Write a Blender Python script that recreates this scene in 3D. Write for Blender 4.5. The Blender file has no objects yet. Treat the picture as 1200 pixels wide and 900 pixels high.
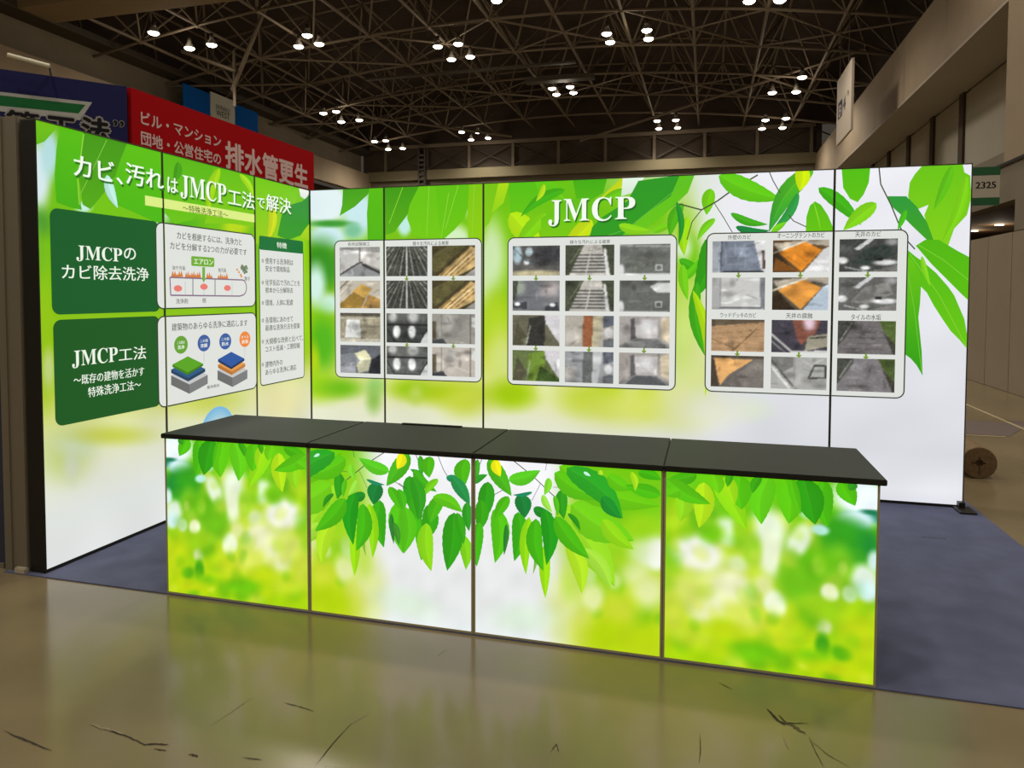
import bpy, bmesh, math, random
import numpy as np
from mathutils import Matrix, Vector
from mathutils.geometry import tessellate_polygon
random.seed(4); rng = np.random.default_rng(7)
sc = bpy.context.scene
COL = sc.collection

# ------------------------------------------------------------------ camera
F, YAW, PITCH, ROLL = 839.15, 0.26671, -0.04095, 0.00228
CX, CY, CZ, SY = 3.51697, -5.84799, 1.55935, -71.347
_fw = np.array([-math.sin(YAW)*math.cos(PITCH), math.cos(YAW)*math.cos(PITCH), math.sin(PITCH)])
_rt = np.array([math.cos(YAW), math.sin(YAW), 0.0]); _up = np.cross(_rt, _fw)
R_ = math.cos(ROLL)*_rt + math.sin(ROLL)*_up; U_ = -math.sin(ROLL)*_rt + math.cos(ROLL)*_up
cam = bpy.data.cameras.new('camera'); camo = bpy.data.objects.new('camera', cam); COL.objects.link(camo)
cam.sensor_width = 36; cam.lens = F/1200*36; cam.shift_y = SY/1200; cam.clip_end = 300; cam.clip_start = .05
M = Matrix([[R_[i], U_[i], -_fw[i], (CX, CY, CZ)[i]] for i in range(3)] + [[0, 0, 0, 1]])
camo.matrix_world = M
sc.camera = camo

# ------------------------------------------------------------------ world, exposure
w = bpy.data.worlds.new('hall_air'); sc.world = w; w.use_nodes = True
w.node_tree.nodes['Background'].inputs[0].default_value = (1, .86, .68, 1)
w.node_tree.nodes['Background'].inputs[1].default_value = .05
vs = sc.view_settings
vs.view_transform = 'Standard'; vs.look = 'None'; vs.gamma = 1; vs.exposure = 0; vs.use_curve_mapping = False
LAMP_POWER = 420.0      # watts of one cluster of four high bay lamps
PRINT_GLOW = 1.0        # strength of the backlit prints

# ------------------------------------------------------------------ helpers
def lin(c):
    c = np.asarray(c, float)/255.0
    return np.where(c <= .04045, c/12.92, ((c+.055)/1.055)**2.4)
def survey(px, py):
    """direction of the line of sight through a measured point of the photograph"""
    return _fw + R_*(px-600)/F - U_*(py-450-SY)/F
def on(ax, val, px, py):
    d = survey(px, py); t = (val-(CX, CY, CZ)[ax])/d[ax]
    return np.array((CX, CY, CZ)) + t*d

def mat(name, col, rough=.6, metal=0, spec=.5, noise=0, nscale=8, bump=0, bscale=60, emit=None, estr=0, stretch=None):
    m = bpy.data.materials.new(name); m.use_nodes = True; nt = m.node_tree; b = nt.nodes['Principled BSDF']
    c = tuple(lin(col))
    b.inputs['Base Color'].default_value = (*c, 1); b.inputs['Roughness'].default_value = rough
    b.inputs['Metallic'].default_value = metal; b.inputs['Specular IOR Level'].default_value = spec
    tc = nt.nodes.new('ShaderNodeTexCoord')
    src = tc.outputs['Object']
    if stretch:
        mp = nt.nodes.new('ShaderNodeMapping'); mp.inputs['Scale'].default_value = stretch
        nt.links.new(src, mp.inputs[0]); src = mp.outputs[0]
    if noise:
        n = nt.nodes.new('ShaderNodeTexNoise'); n.inputs['Scale'].default_value = nscale; n.inputs['Detail'].default_value = 6
        nt.links.new(src, n.inputs['Vector'])
        r = nt.nodes.new('ShaderNodeValToRGB')
        r.color_ramp.elements[0].position = .3; r.color_ramp.elements[1].position = .7
        r.color_ramp.elements[0].color = (*[max(0, x*(1-noise)) for x in c], 1)
        r.color_ramp.elements[1].color = (*[min(1, x*(1+noise)) for x in c], 1)
        nt.links.new(n.outputs[0], r.inputs[0]); nt.links.new(r.outputs[0], b.inputs['Base Color'])
    if bump:
        n2 = nt.nodes.new('ShaderNodeTexNoise'); n2.inputs['Scale'].default_value = bscale; n2.inputs['Detail'].default_value = 4
        nt.links.new(src, n2.inputs['Vector'])
        bp = nt.nodes.new('ShaderNodeBump'); bp.inputs['Strength'].default_value = bump; bp.inputs['Distance'].default_value = .01
        nt.links.new(n2.outputs[0], bp.inputs['Height']); nt.links.new(bp.outputs[0], b.inputs['Normal'])
    if emit is not None:
        b.inputs['Emission Color'].default_value = (*lin(emit), 1); b.inputs['Emission Strength'].default_value = estr
    return m

def attr_mat(name, glow, rough=.55):
    """flat print: colours come from the mesh's colour attribute; backlit ones also glow"""
    m = bpy.data.materials.new(name); m.use_nodes = True; nt = m.node_tree; b = nt.nodes['Principled BSDF']
    a = nt.nodes.new('ShaderNodeVertexColor'); a.layer_name = 'Col'
    b.inputs['Roughness'].default_value = rough; b.inputs['Specular IOR Level'].default_value = .15
    if glow:
        mx = nt.nodes.new('ShaderNodeMix'); mx.data_type = 'RGBA'; mx.inputs[0].default_value = .85
        nt.links.new(a.outputs[0], mx.inputs[6]); mx.inputs[7].default_value = (0.02, .02, .02, 1)
        nt.links.new(mx.outputs[2], b.inputs['Base Color'])
        nt.links.new(a.outputs[0], b.inputs['Emission Color']); b.inputs['Emission Strength'].default_value = glow
    else:
        nt.links.new(a.outputs[0], b.inputs['Base Color'])
    return m

PRINT = attr_mat('backlit_print', PRINT_GLOW)
BLACK = mat('black_aluminium', (34, 32, 26), .45, .3)
RAIL = mat('thin_frame_edge', (66, 66, 48), .5, .2)
POST = mat('olive_grey_post', (176, 166, 126), .5, .2)
FRAME = mat('dark_frame', (38, 38, 30), .5, .2)
TOPM = mat('black_counter_laminate', (35, 36, 29), .5, 0, .22, noise=.15, nscale=3, bump=.05, bscale=200)
LAMPW = mat('lamp_housing', (150, 145, 135), .5)
STEEL = mat('painted_steel', (112, 98, 80), .6, .1)
STEELD = mat('painted_steel_dark', (70, 62, 50), .6, .1)

def link(name, me, m, parent=None):
    o = bpy.data.objects.new(name, me); COL.objects.link(o)
    if m is not None and len(me.materials) == 0: me.materials.append(m)
    if parent is not None: o.parent = parent
    return o
def bm_obj(name, bm, m, parent=None, smooth=False):
    me = bpy.data.meshes.new(name); bm.normal_update(); bm.to_mesh(me); bm.free()
    if smooth:
        for p in me.polygons: p.use_smooth = True
    return link(name, me, m, parent)
def empty(name, loc, label=None, cat=None, group=None, kind=None):
    o = bpy.data.objects.new(name, None); COL.objects.link(o); o.location = loc; o.empty_display_size = .1
    return tag(o, label, cat, group, kind)
def tag(o, label=None, cat=None, group=None, kind=None):
    if label: o['label'] = label
    if cat: o['category'] = cat
    if group: o['group'] = group
    if kind: o['kind'] = kind
    return o
def add_box(bm, x0, x1, y0, y1, z0, z1, bev=0):
    r = bmesh.ops.create_cube(bm, size=1)
    for v in r['verts']:
        v.co = Vector(((x0+x1)/2+v.co.x*(x1-x0), (y0+y1)/2+v.co.y*(y1-y0), (z0+z1)/2+v.co.z*(z1-z0)))
    if bev:
        es = list({e for v in r['verts'] for e in v.link_edges})
        bmesh.ops.bevel(bm, geom=es, offset=bev, segments=2, affect='EDGES')
def box(name, x0, x1, y0, y1, z0, z1, m, parent=None, bev=0):
    bm = bmesh.new(); 
    if parent is not None:
        L = parent_loc(parent); x0 -= L[0]; x1 -= L[0]; y0 -= L[1]; y1 -= L[1]; z0 -= L[2]; z1 -= L[2]
    add_box(bm, x0, x1, y0, y1, z0, z1, bev)
    return bm_obj(name, bm, m, parent)
def parent_loc(p):
    L = Vector((0, 0, 0))
    while p is not None: L = L + p.location; p = p.parent
    return L
def add_tube(bm, a, b, r, n=8):
    a, b = Vector(a), Vector(b); d = b-a; L = d.length
    q = d.to_track_quat('Z', 'Y').to_matrix().to_4x4(); q.translation = (a+b)/2
    bmesh.ops.create_cone(bm, cap_ends=True, segments=n, radius1=r, radius2=r, depth=L, matrix=q)

# ------------------------------------------------------------------ flat prints in wall coordinates
class Plane:
    """u along, v up, n towards the viewer; all in metres"""
    def __init__(s, o, u, n):
        s.o, s.u, s.v, s.n = (np.array(t, float) for t in (o, u, (0, 0, 1), n))
    def uv(s, px, py):
        d = survey(px, py); c = np.array((CX, CY, CZ))
        t = ((s.o-c)@s.n)/(d@s.n); p = c+t*d-s.o
        return np.array((p@s.u, p@s.v))
    def px(s, uv):
        P = s.o+uv[..., :1]*s.u+uv[..., 1:2]*s.v-np.array((CX, CY, CZ))
        z = P@_fw
        return np.stack((600+F*(P@R_)/z, 450+SY-F*(P@U_)/z), -1)
    def at(s, uv, h=0):
        return s.o+uv[..., :1]*s.u+uv[..., 1:2]*s.v+h*s.n
YC = -2.79442
LEFT = Plane((0, -2.764, 0), (0, 1, 0), (1, 0, 0))
BACK = Plane((0, 0, 0), (1, 0, 0), (0, -1, 0))
FRONT = Plane((.83, YC, 0), (1, 0, 0), (0, -1, 0))

class Paint:
    """collects coloured triangles (u, v, height, r, g, b), clips them to a rectangle, makes one mesh"""
    def __init__(s): s.t = []
    def tri(s, pts, cols, h):
        s.t.append((np.array(pts, float), np.array(cols, float), h))
    def poly(s, pts, col, h, jit=0, grad=None):
        pts = [np.array(p, float) for p in pts]
        tr = tessellate_polygon([[Vector((p[0], p[1], 0)) for p in pts]])
        c = np.array(col, float); ys = [p[1] for p in pts]; y0, y1 = min(ys), max(ys)
        cc = []
        for p in pts:
            k = (p[1]-y0)/max(1e-6, y1-y0)
            cc.append(c*(1+jit*(k-.5)) if grad is None else c*k+np.array(grad, float)*(1-k))
        for a, b, d in tr: s.tri([pts[a], pts[b], pts[d]], [cc[a], cc[b], cc[d]], h)
    def rect(s, u0, u1, v0, v1, col, h): s.poly([(u0, v0), (u1, v0), (u1, v1), (u0, v1)], col, h)
    def disc(s, c, ru, rv, col, h, n=28):
        s.poly([(c[0]+ru*math.cos(i*2*math.pi/n), c[1]+rv*math.sin(i*2*math.pi/n)) for i in range(n)], col, h)
    def rrect(s, u0, u1, v0, v1, r, col, h):
        P = []
        for cx, cy, a0 in ((u1-r, v1-r, 0), (u0+r, v1-r, 90), (u0+r, v0+r, 180), (u1-r, v0+r, 270)):
            for k in range(7):
                a = math.radians(a0+k*15); P.append((cx+r*math.cos(a), cy+r*math.sin(a)))
        s.poly(P, col, h)
    def line(s, pts, wd, col, h):
        for a, b in zip(pts[:-1], pts[1:]):
            a = np.array(a, float); b = np.array(b, float); d = b-a; L = np.hypot(*d)
            if L < 1e-9: continue
            n = np.array((-d[1], d[0]))/L*wd/2
            s.poly([a-n, b-n, b+n, a+n], col, h)
    def mesh(s, name, plane, clip, m, parent):
        V, C, T = [], [], []
        for pts, cols, h in s.t:
            poly = [(p[0], p[1], *c) for p, c in zip(pts, cols)]
            if clip is not None:
                for ax, lim, sg in ((0, clip[0], 1), (0, clip[1], -1), (1, clip[2], 1), (1, clip[3], -1)):
                    out = []
                    for i in range(len(poly)):
                        a, b = np.array(poly[i]), np.array(poly[(i+1) % len(poly)])
                        ia, ib = sg*(a[ax]-lim) >= 0, sg*(b[ax]-lim) >= 0
                        if ia: out.append(a)
                        if ia != ib: out.append(a+(b-a)*(lim-a[ax])/(b[ax]-a[ax]))
                    poly = out
                    if len(poly) < 3: break
                if len(poly) < 3: continue
            base = len(V)
            for q in poly: V.append(plane.at(np.array(q[:2]), h)); C.append(q[2:5])
            for i in range(1, len(poly)-1): T.append((base, base+i, base+i+1))
        if not T: return None
        return colmesh(name, np.array(V), T, np.array(C), m, parent, plane.n)
def colmesh(name, V, T, C, m, parent, n=None):
    V = np.array(V, float)
    if n is not None:   # all faces look along n
        T = [t if np.dot(np.cross(V[t[1]]-V[t[0]], V[t[2]]-V[t[0]]), n) >= 0 else t[::-1] for t in T]
    if parent is not None: V = V-np.array(parent_loc(parent))
    me = bpy.data.meshes.new(name); me.from_pydata(V.tolist(), [], T)
    a = me.color_attributes.new('Col', 'FLOAT_COLOR', 'POINT')
    c = np.ones((len(V), 4)); c[:, :3] = lin(np.clip(C, 0, 255)); a.data.foreach_set('color', c.ravel())
    return link(name, me, m, parent)
def grid_mesh(name, plane, u0, u1, v0, v1, nu, nv, colf, h, m, parent):
    us, vs_ = np.linspace(u0, u1, nu+1), np.linspace(v0, v1, nv+1)
    G = np.stack(np.meshgrid(us, vs_), -1).reshape(-1, 2)
    P = plane.at(G, h)-np.array(parent_loc(parent))
    i = np.arange(nu*nv); r, c = i//nu, i % nu; a = r*(nu+1)+c
    q = np.stack((a, a+1, a+nu+2, a+nu+1), -1)
    V0 = P[q[0]]
    if np.dot(np.cross(V0[1]-V0[0], V0[2]-V0[0]), plane.n) < 0: q = q[:, ::-1]
    me = bpy.data.meshes.new(name); me.vertices.add(len(P)); me.vertices.foreach_set('co', P.ravel())
    me.loops.add(q.size); me.loops.foreach_set('vertex_index', q.ravel().astype(np.int32))
    me.polygons.add(len(q)); me.polygons.foreach_set('loop_start', (np.arange(len(q))*4).astype(np.int32))
    me.update(calc_edges=True)
    at = me.color_attributes.new('Col', 'FLOAT_COLOR', 'POINT')
    cc = np.ones((len(P), 4)); cc[:, :3] = lin(np.clip(colf(G), 0, 255)); at.data.foreach_set('color', cc.ravel())
    return link(name, me, m, parent)
def soft(X, Y, col, blobs):
    """blurred spots of colour laid over one another: (cx, cy, rx, ry, colour[, softness, degrees])"""
    for b in blobs:
        cx, cy, rx, ry, c = b[:5]; s = b[5] if len(b) > 5 else .55; a = math.radians(b[6]) if len(b) > 6 else 0
        dx, dy = X-cx, Y-cy
        x = dx*math.cos(a)+dy*math.sin(a); y = -dx*math.sin(a)+dy*math.cos(a)
        d = np.sqrt((x/rx)**2+(y/ry)**2)
        k = np.clip((1+s-d)/(2*s), 0, 1); k = (k*k*(3-2*k))[:, None]*(b[7] if len(b) > 7 else 1)
        col = col*(1-k)+np.array(c, float)*k
    return col
def ramp(t, stops):
    ts = [s[0] for s in stops]
    return np.stack([np.interp(t, ts, [s[1][i] for s in stops]) for i in range(3)], -1)
def dapple(x0, x1, y0, y1, n, r0, r1, cols, seed, alpha=.35):
    r = np.random.default_rng(seed)
    return [(r.uniform(x0, x1), r.uniform(y0, y1), (q := r.uniform(r0, r1)), q*r.uniform(.8, 1.8), cols[r.integers(len(cols))], .7, r.uniform(-30, 30), alpha) for _ in range(n)]
def mottle(G, s, amp, seed):
    """smooth random brightness with about s metres between spots"""
    r = np.random.default_rng(seed); o = np.zeros(len(G))
    for k in range(10):
        a = r.uniform(0, 2*math.pi); f = r.uniform(.6, 1.6)*2*math.pi/s
        o += np.sin(G[:, 0]*f*math.cos(a)+G[:, 1]*f*math.sin(a)+r.uniform(0, 6.28))
    return 1+amp*o/3

LH = [0.0]
def leaf(P, T, base, tip, w, col, bend=0, tipcol=None, rib=True, h=None, saw=0):
    """a printed leaf: two halves of slightly different green and a pale midrib; T maps the drawing's coordinates to the wall"""
    if h is None: LH[0] += 5e-5; h = LH[0]
    b, t = np.array(base, float), np.array(tip, float); d = t-b; L = np.hypot(*d); n = np.array((-d[1], d[0]))/L
    N = 16; col = np.array(col, float); tc = col if tipcol is None else np.array(tipcol, float)
    c, l, r = [], [], []
    if not bend: bend = .09*math.sin(b[0]*1.7+b[1]*.9+w)
    for i in range(N+1):
        s = i/N; q = b+d*s+n*bend*L*math.sin(math.pi*s)
        hw = w/2*2.35*(s**.62)*((1-s)**.98)
        js = 1+max(saw, .025)*(((i % 2)*2-1))
        c.append(q); l.append(q-n*hw*js); r.append(q+n*hw*js)
    for i in range(N):
        s0, s1 = i/N, (i+1)/N
        k0, k1 = col*(1-s0)+tc*s0, col*(1-s1)+tc*s1
        for side, f in ((l, 1.03), (r, .96)):
            A, B, C_, D = (T(*c[i]), T(*c[i+1]), T(*side[i+1]), T(*side[i]))
            P.tri([A, B, C_], [k0*f*1.04, k1*f*1.04, k1*f], h); P.tri([A, C_, D], [k0*f*1.04, k1*f, k0*f], h)
    if rib:
        rw = max(.4, w*.022)
        for i in range(1, N-1):
            a, e = c[i], c[i+1]
            k = rw*(1-i/N)
            P.poly([T(*(a-n*k)), T(*(e-n*k)), T(*(e+n*k)), T(*(a+n*k))], col*.9+np.array((225, 240, 130))*.1, h+2e-5)
def blade(P, T, pts, col, grad=None, h=None):
    if h is None: LH[0] += 5e-5; h = LH[0]
    P.poly([T(*p) for p in pts], col, h, grad=grad, jit=.08)
def twig(P, T, pts, wd, col=(70, 80, 50)):
    LH[0] += 5e-5; P.line([T(*p) for p in pts], wd, col, LH[0])

# ---- lettering
def glyphs(text):
    cu = bpy.data.curves.new('lettering', 'FONT'); cu.body = text; cu.size = 1; cu.resolution_u = 3
    o = bpy.data.objects.new('lettering', cu); COL.objects.link(o)
    dg = bpy.context.evaluated_depsgraph_get(); dg.update()
    me = bpy.data.meshes.new_from_object(o.evaluated_get(dg))
    V = np.empty(len(me.vertices)*3); me.vertices.foreach_get('co', V); V = V.reshape(-1, 3)[:, :2]
    me.calc_loop_triangles(); T = [tuple(t.vertices) for t in me.loop_triangles]
    bpy.data.objects.remove(o); bpy.data.curves.remove(cu); bpy.data.meshes.remove(me)
    return V, T
SERIF = {c: chr(0x1D400+ord(c)-65) for c in 'JMCP'}
def lettering(name, items, plane, parent, m=None, h=.008):
    """items: (text, u0, u1, v0, v1, colour, weight[, height]); each is fitted into that rectangle and becomes a part of its own.
    Strokes are thickened sideways by the weight (letters of the booth) or all round (weight given as a pair)"""
    for it in items:
        if not isinstance(it, list): it = [it]
        VV, TT, CC = [], [], []; n = 0
        for t, u0, u1, v0, v1, col, bold, *rest in it:
            V, T = glyphs(t); hh = rest[0] if rest else h
            mn, mx = V.min(0), V.max(0); k = (V-mn)/np.maximum(mx-mn, 1e-6)
            W = np.stack((u0+k[:, 0]*(u1-u0), v0+k[:, 1]*(v1-v0)), -1)
            if isinstance(bold, tuple): r = bold[0]*(v1-v0); sh = [(r*math.cos(q), r*math.sin(q)) for q in np.linspace(0, 2*math.pi, 9)[:-1]]+[(0, 0)]
            elif bold > 0: r = bold*(v1-v0); sh = [(-r, 0), (0, 0), (r, 0)]
            else: sh = [(0, 0)]
            for qi, (dx, dy) in enumerate(sh):
                VV.append(plane.at(W+np.array((dx, dy)), hh+qi*1.2e-4)); TT += [(a+n, b+n, c+n) for a, b, c in T]; n += len(W)
                CC.append(np.tile(np.array(col, float), (len(W), 1)))
        o = colmesh(name, np.concatenate(VV), TT, np.concatenate(CC), m or PRINT, parent, plane.n)
def fit(plane, t, xl, yt, yb, xr, col, bold=.01):
    """rectangle on the wall between measured points: left edge x, top and bottom y there, right edge x"""
    a, b = plane.uv(xl, yt), plane.uv(xl, yb); r = plane.uv(xr, (yt+yb)/2)
    return (t, a[0], r[0], b[1], a[1], col, bold)

# ------------------------------------------------------------------ small photographs printed on the cards
class Pic:
    W, H = 52, 36
    def __init__(s, c, n=6, seed=0):
        s.a = np.tile(np.array(c, float), (s.H*s.W, 1)); g = np.mgrid[0:s.H, 0:s.W]
        s.x = (g[1].ravel()+.5)/s.W; s.y = (g[0].ravel()+.5)/s.H; s.n = n; s.seed = seed
    def grad(s, c0, c1, ax='y'):
        k = (s.y if ax == 'y' else s.x)[:, None]; s.a = np.array(c0, float)*(1-k)+np.array(c1, float)*k; return s
    def poly(s, c, *p):
        ins = np.zeros(len(s.x), bool); j = len(p)-1
        for i in range(len(p)):
            (xi, yi), (xj, yj) = p[i], p[j]
            if yi != yj: ins ^= ((yi > s.y) != (yj > s.y)) & (s.x < (xj-xi)*(s.y-yi)/(yj-yi)+xi)
            j = i
        s.a[ins] = c; return s
    def line(s, c, w, *p):
        for (x0, y0), (x1, y1) in zip(p[:-1], p[1:]):
            dx, dy = x1-x0, (y1-y0)*.7; L = dx*dx+dy*dy+1e-9
            t = np.clip(((s.x-x0)*dx+(s.y-y0)*.7*dy)/L, 0, 1)
            s.a[np.hypot(s.x-x0-t*dx, (s.y-y0)*.7-t*dy) < w] = c
        return s
    def blob(s, *b):
        s.a = soft(s.x, s.y, s.a, b); return s
    def done(s):
        r = np.random.default_rng(s.seed+5)
        for _ in range(26):     # the small tonal unevenness of a real photograph
            cx, cy, rx, ry = r.uniform(0, 1), r.uniform(0, 1), r.uniform(.02, .16), r.uniform(.02, .16)
            d = np.sqrt(((s.x-cx)/rx)**2+((s.y-cy)/ry)**2); s.a = s.a*(1+np.clip(1.4-d, 0, 1)[:, None]*r.uniform(-.24, .2))
        for _ in range(7):
            x0, y0, a_ = r.uniform(0, 1), r.uniform(0, 1), r.uniform(0, 6.28); L = r.uniform(.1, .4); f = r.uniform(.72, 1.2)
            dx, dy = L*math.cos(a_), L*math.sin(a_); t = np.clip(((s.x-x0)*dx+(s.y-y0)*dy)/(L*L), 0, 1)
            s.a[np.hypot(s.x-x0-t*dx, s.y-y0-t*dy) < .012] *= f
        k = r.normal(0, s.n, (s.H, s.W)).ravel()
        s.a = np.clip(s.a+k[:, None], 0, 255); return s
def photo(pic, plane, u0, u1, v0, v1, parent, h=.0075):
    pic.done(); W, H = pic.W, pic.H
    A = pic.a.reshape(H, W, 3)
    def colf(G):
        x = np.clip(((G[:, 0]-u0)/(u1-u0)*W-.5), 0, W-1.001); y = np.clip((v1-G[:, 1])/(v1-v0)*H-.5, 0, H-1.001)
        i, j = x.astype(int), y.astype(int); fx, fy = (x-i)[:, None], (y-j)[:, None]
        return (A[j, i]*(1-fx)+A[j, i+1]*fx)*(1-fy)+(A[j+1, i]*(1-fx)+A[j+1, i+1]*fx)*fy
    return grid_mesh('photo', plane, u0, u1, v0, v1, W, H, colf, h, PRINT, parent)

# ================================================================== THE HALL
CON = mat('polished_concrete', (126, 112, 84), .16, 0, .5, noise=.16, nscale=1.1, bump=.012, bscale=6)
_nt = CON.node_tree; _b = _nt.nodes['Principled BSDF']
_n = _nt.nodes.new('ShaderNodeTexNoise'); _n.inputs['Scale'].default_value = 3; _n.inputs['Detail'].default_value = 8
_mr = _nt.nodes.new('ShaderNodeMapRange'); _mr.inputs[3].default_value = .10; _mr.inputs[4].default_value = .3
_nt.links.new(_n.outputs[0], _mr.inputs[0]); _nt.links.new(_mr.outputs[0], _b.inputs['Roughness'])
BEIGE = mat('beige_wall_cladding', (150, 132, 108), .8, noise=.06, nscale=1.5)
BEIGE2 = mat('grey_wall_cladding', (120, 110, 92), .8, noise=.06, nscale=1.5)
PALE = mat('pale_shutter', (168, 160, 142), .7, noise=.04, nscale=2)
BROWN = mat('brown_steel_cladding', (70, 58, 46), .8, noise=.15, nscale=1)
ROOFM = mat('dark_roof_lining', (62, 48, 38), .9, noise=.25, nscale=.6)
PART = mat('movable_partition', (142, 128, 108), .55, noise=.05, nscale=2)

fl = box('floor', -20, 18, -16, 31, -.2, 0, CON); tag(fl, kind='structure')
WXL, WXR, WY = -14.14, 8.171, 29.8
# right wall: partition panels below, a lit recess, cladding, a long opening with pale shutters, upper cladding
wr = empty('wall_right', (WXR, 0, 0), kind='structure')
y = -15.0
pan = None
yy = 8.274-1.0145*23
while yy < WY:
    if yy > -15:
        if pan is None:
            bm = bmesh.new(); add_box(bm, 0, .08, .006, 1.0085, .0, 2.56, .008)
            pan = bm_obj('panel', bm, PART, wr); pan.location = (0, yy, 0)
        else:
            c = pan.copy(); COL.objects.link(c); c.location = (0, yy, 0)
    yy += 1.0145
box('shadow_gap', WXR+.03, WXR+.2, -16, WY, 0, .05, BLACK, wr)
box('lower_cladding', WXR, WXR+.3, -16, 7.2, 2.57, 3.66, BEIGE2, wr)
box('lintel', WXR, WXR+.3, 7.2, WY, 3.07, 3.66, BEIGE2, wr)
box('recess_lining', WXR+.3, WXR+4.5, 7.2, WY, 3.32, 3.40, mat('warm_brown_soffit', (120, 92, 58), .8), wr)
box('recess_wall', WXR+4.5, WXR+4.6, 7.2, WY, 0, 3.4, mat('warm_brown_wall', (110, 86, 58), .8), wr)
box('drip_edge', WXR-.03, WXR, -16, WY, 3.66, 3.71, BLACK, wr)
box('sill', WXR, WXR+1.2, 7.7, WY, 3.70, 3.9, BEIGE2, wr)
box('pier', WXR, WXR+1.3, -16, 7.7, 3.71, 6.4, BEIGE, wr)
k = 0
for (a, b) in [(-16, -8), (-8, -2), (-2, 4), (4, 7.7), (7.7, 10.9), (10.9, 14.2), (14.2, 17.5), (17.5, 20.8), (20.8, 24.1), (24.1, 27.2), (27.2, WY)]:
    box('cladding_panel', WXR, WXR+1.3, a+.008, b-.008, 6.4, 7.95, BEIGE, wr)
ps = [9.0, 11.2, 13.45, 15.95, 18.35, 20.9, 23.3, 25.7, 28.0, WY]
box('pale_panel', WXR+1.18, WXR+1.25, 7.7, ps[1]-.1, 3.9, 6.4, PALE, wr)
ps = [11.2]+[13.6, 15.95, 18.35, 20.8, 23.2, 25.6, 28.0, WY]
ps[0] = 7.7
for a, b in zip(ps[:-1], ps[1:]):
    box('shutter', WXR+1.16, WXR+1.2, a+.15, b-.15, 3.9, 6.3, PALE, wr)
    box('shutter_post', WXR+1.10, WXR+1.25, b-.15, b+.15, 3.9, 6.4, BROWN, wr)
box('opening_soffit', WXR+.002, WXR+1.16, 7.7, WY, 6.34, 6.399, mat('pale_soffit', (165, 154, 138), .8), wr)
for i in range(2):
    c = empty('downlight', (10.53, 14.735+1.77*i, 3.30), ('right', 'left')[i]+' small round downlight glowing in the brown side recess', 'light', 'recessed downlights in the side recess')
    bm = bmesh.new(); bmesh.ops.create_cone(bm, cap_ends=True, segments=16, radius1=.1, radius2=.1, depth=.02, matrix=Matrix.Translation((0, 0, .01)))
    bm_obj('lens', bm, mat('downlight_glow', (255, 250, 235), emit=(255, 240, 210), estr=3) if i == 0 else bpy.data.materials['downlight_glow'], c)
    if True:
        l = bpy.data.lights.new('downlight_bulb', 'POINT'); l.energy = 9; l.color = (1, .85, .65); l.shadow_soft_size = .08
        lo = bpy.data.objects.new('downlight_bulb', l); COL.objects.link(lo); lo.parent = c; lo.location = (0, 0, -.2)
# left wall and its girder band
wl = empty('wall_left', (WXL, 0, 0), kind='structure')
box('cladding', WXL-.3, WXL, -16, WY, 6.9, 7.95, BEIGE, wl)
box('lower_cladding', WXL-.9, WXL-.8, -16, WY, 0, 6.9, BROWN, wl)
box('band_backing', WXL-.7, WXL-.6, -16, WY, 7.95, 9.3, BEIGE2, wl)
box('band_rail', WXL-.6, WXL+.1, -16, WY, 9.0, 9.2, STEELD, wl)
# back wall, its beam and girder
wb = empty('wall_back', (0, WY, 0), kind='structure')
box('cladding', WXL-.5, WXR+.1, WY, WY+.2, 0, 7.75, BEIGE2, wb)
box('beam', WXL-.1, WXR, WY-.25, WY, 7.55, 8.05, mat('beige_beam', (122, 112, 84), .8), wb)
box('girder_backing', WXL-.5, WXR+.3, WY+.1, WY+.2, 8.05, 9.5, BROWN, wb)
box('top_chord', WXL, WXR, WY-.2, WY, 9.22, 9.4, STEEL, wb)
for i in range(10):
    x = WXL+.9+i*2.36
    box('post', x-.07, x+.07, WY-.15, WY-.02, 8.05, 9.25, STEEL, wb)
    for s in (0, 1):
        bm = bmesh.new(); add_tube(bm, (x, -.08, 8.1 if s else 9.2), (x+2.3, -.08, 9.2 if s else 8.1), .035, 6); bm_obj('brace', bm, STEELD, wb)
bm = bmesh.new()
for i in range(8): add_box(bm, -11.2, -10.9, -.4, -.1, 7.0+i*.25, 7.1+i*.25)
add_box(bm, -11.25, -11.18, -.4, -.1, 6.9, 9.2); add_box(bm, -10.92, -10.85, -.4, -.1, 6.9, 9.2)
bm_obj('ladder', bm, STEELD, wb)
tag(box('wall_front', -20, 18, -16.2, -16, 0, 12, BEIGE2), kind='structure')
# vaulted roof
def vault(x): return 9.9-.008*(x+3)**2
roof = bmesh.new(); xs = np.linspace(WXL-1.5, WXR+2.5, 25)
va = [roof.verts.new((x, -16, vault(x)+2.6)) for x in xs]; vb = [roof.verts.new((x, WY+1, vault(x)+2.6)) for x in xs]
for i in range(24): roof.faces.new((va[i], vb[i], vb[i+1], va[i+1]))
tag(bm_obj('ceiling', roof, ROOFM), kind='structure')
for nm, x in (('wall_upper_left', WXL-.8), ('wall_upper_right', WXR+1.4)):
    tag(box(nm, x-.05, x+.05, -16, WY+.2, 7.95 if x > 0 else 9.2, 12.3, ROOFM), kind='structure')
tag(box('wall_upper_back', WXL-1, WXR+1.5, WY+.2, WY+.3, 9.4, 12.5, ROOFM), kind='structure')
# transverse beam close overhead on the left
tag(box('trim_crossbeam', WXL-1, WXR+1.3, 9.15, 10.25, 9.02, 10.3, mat('crossbeam_cladding', (140, 120, 88), .8)), kind='structure')

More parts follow.
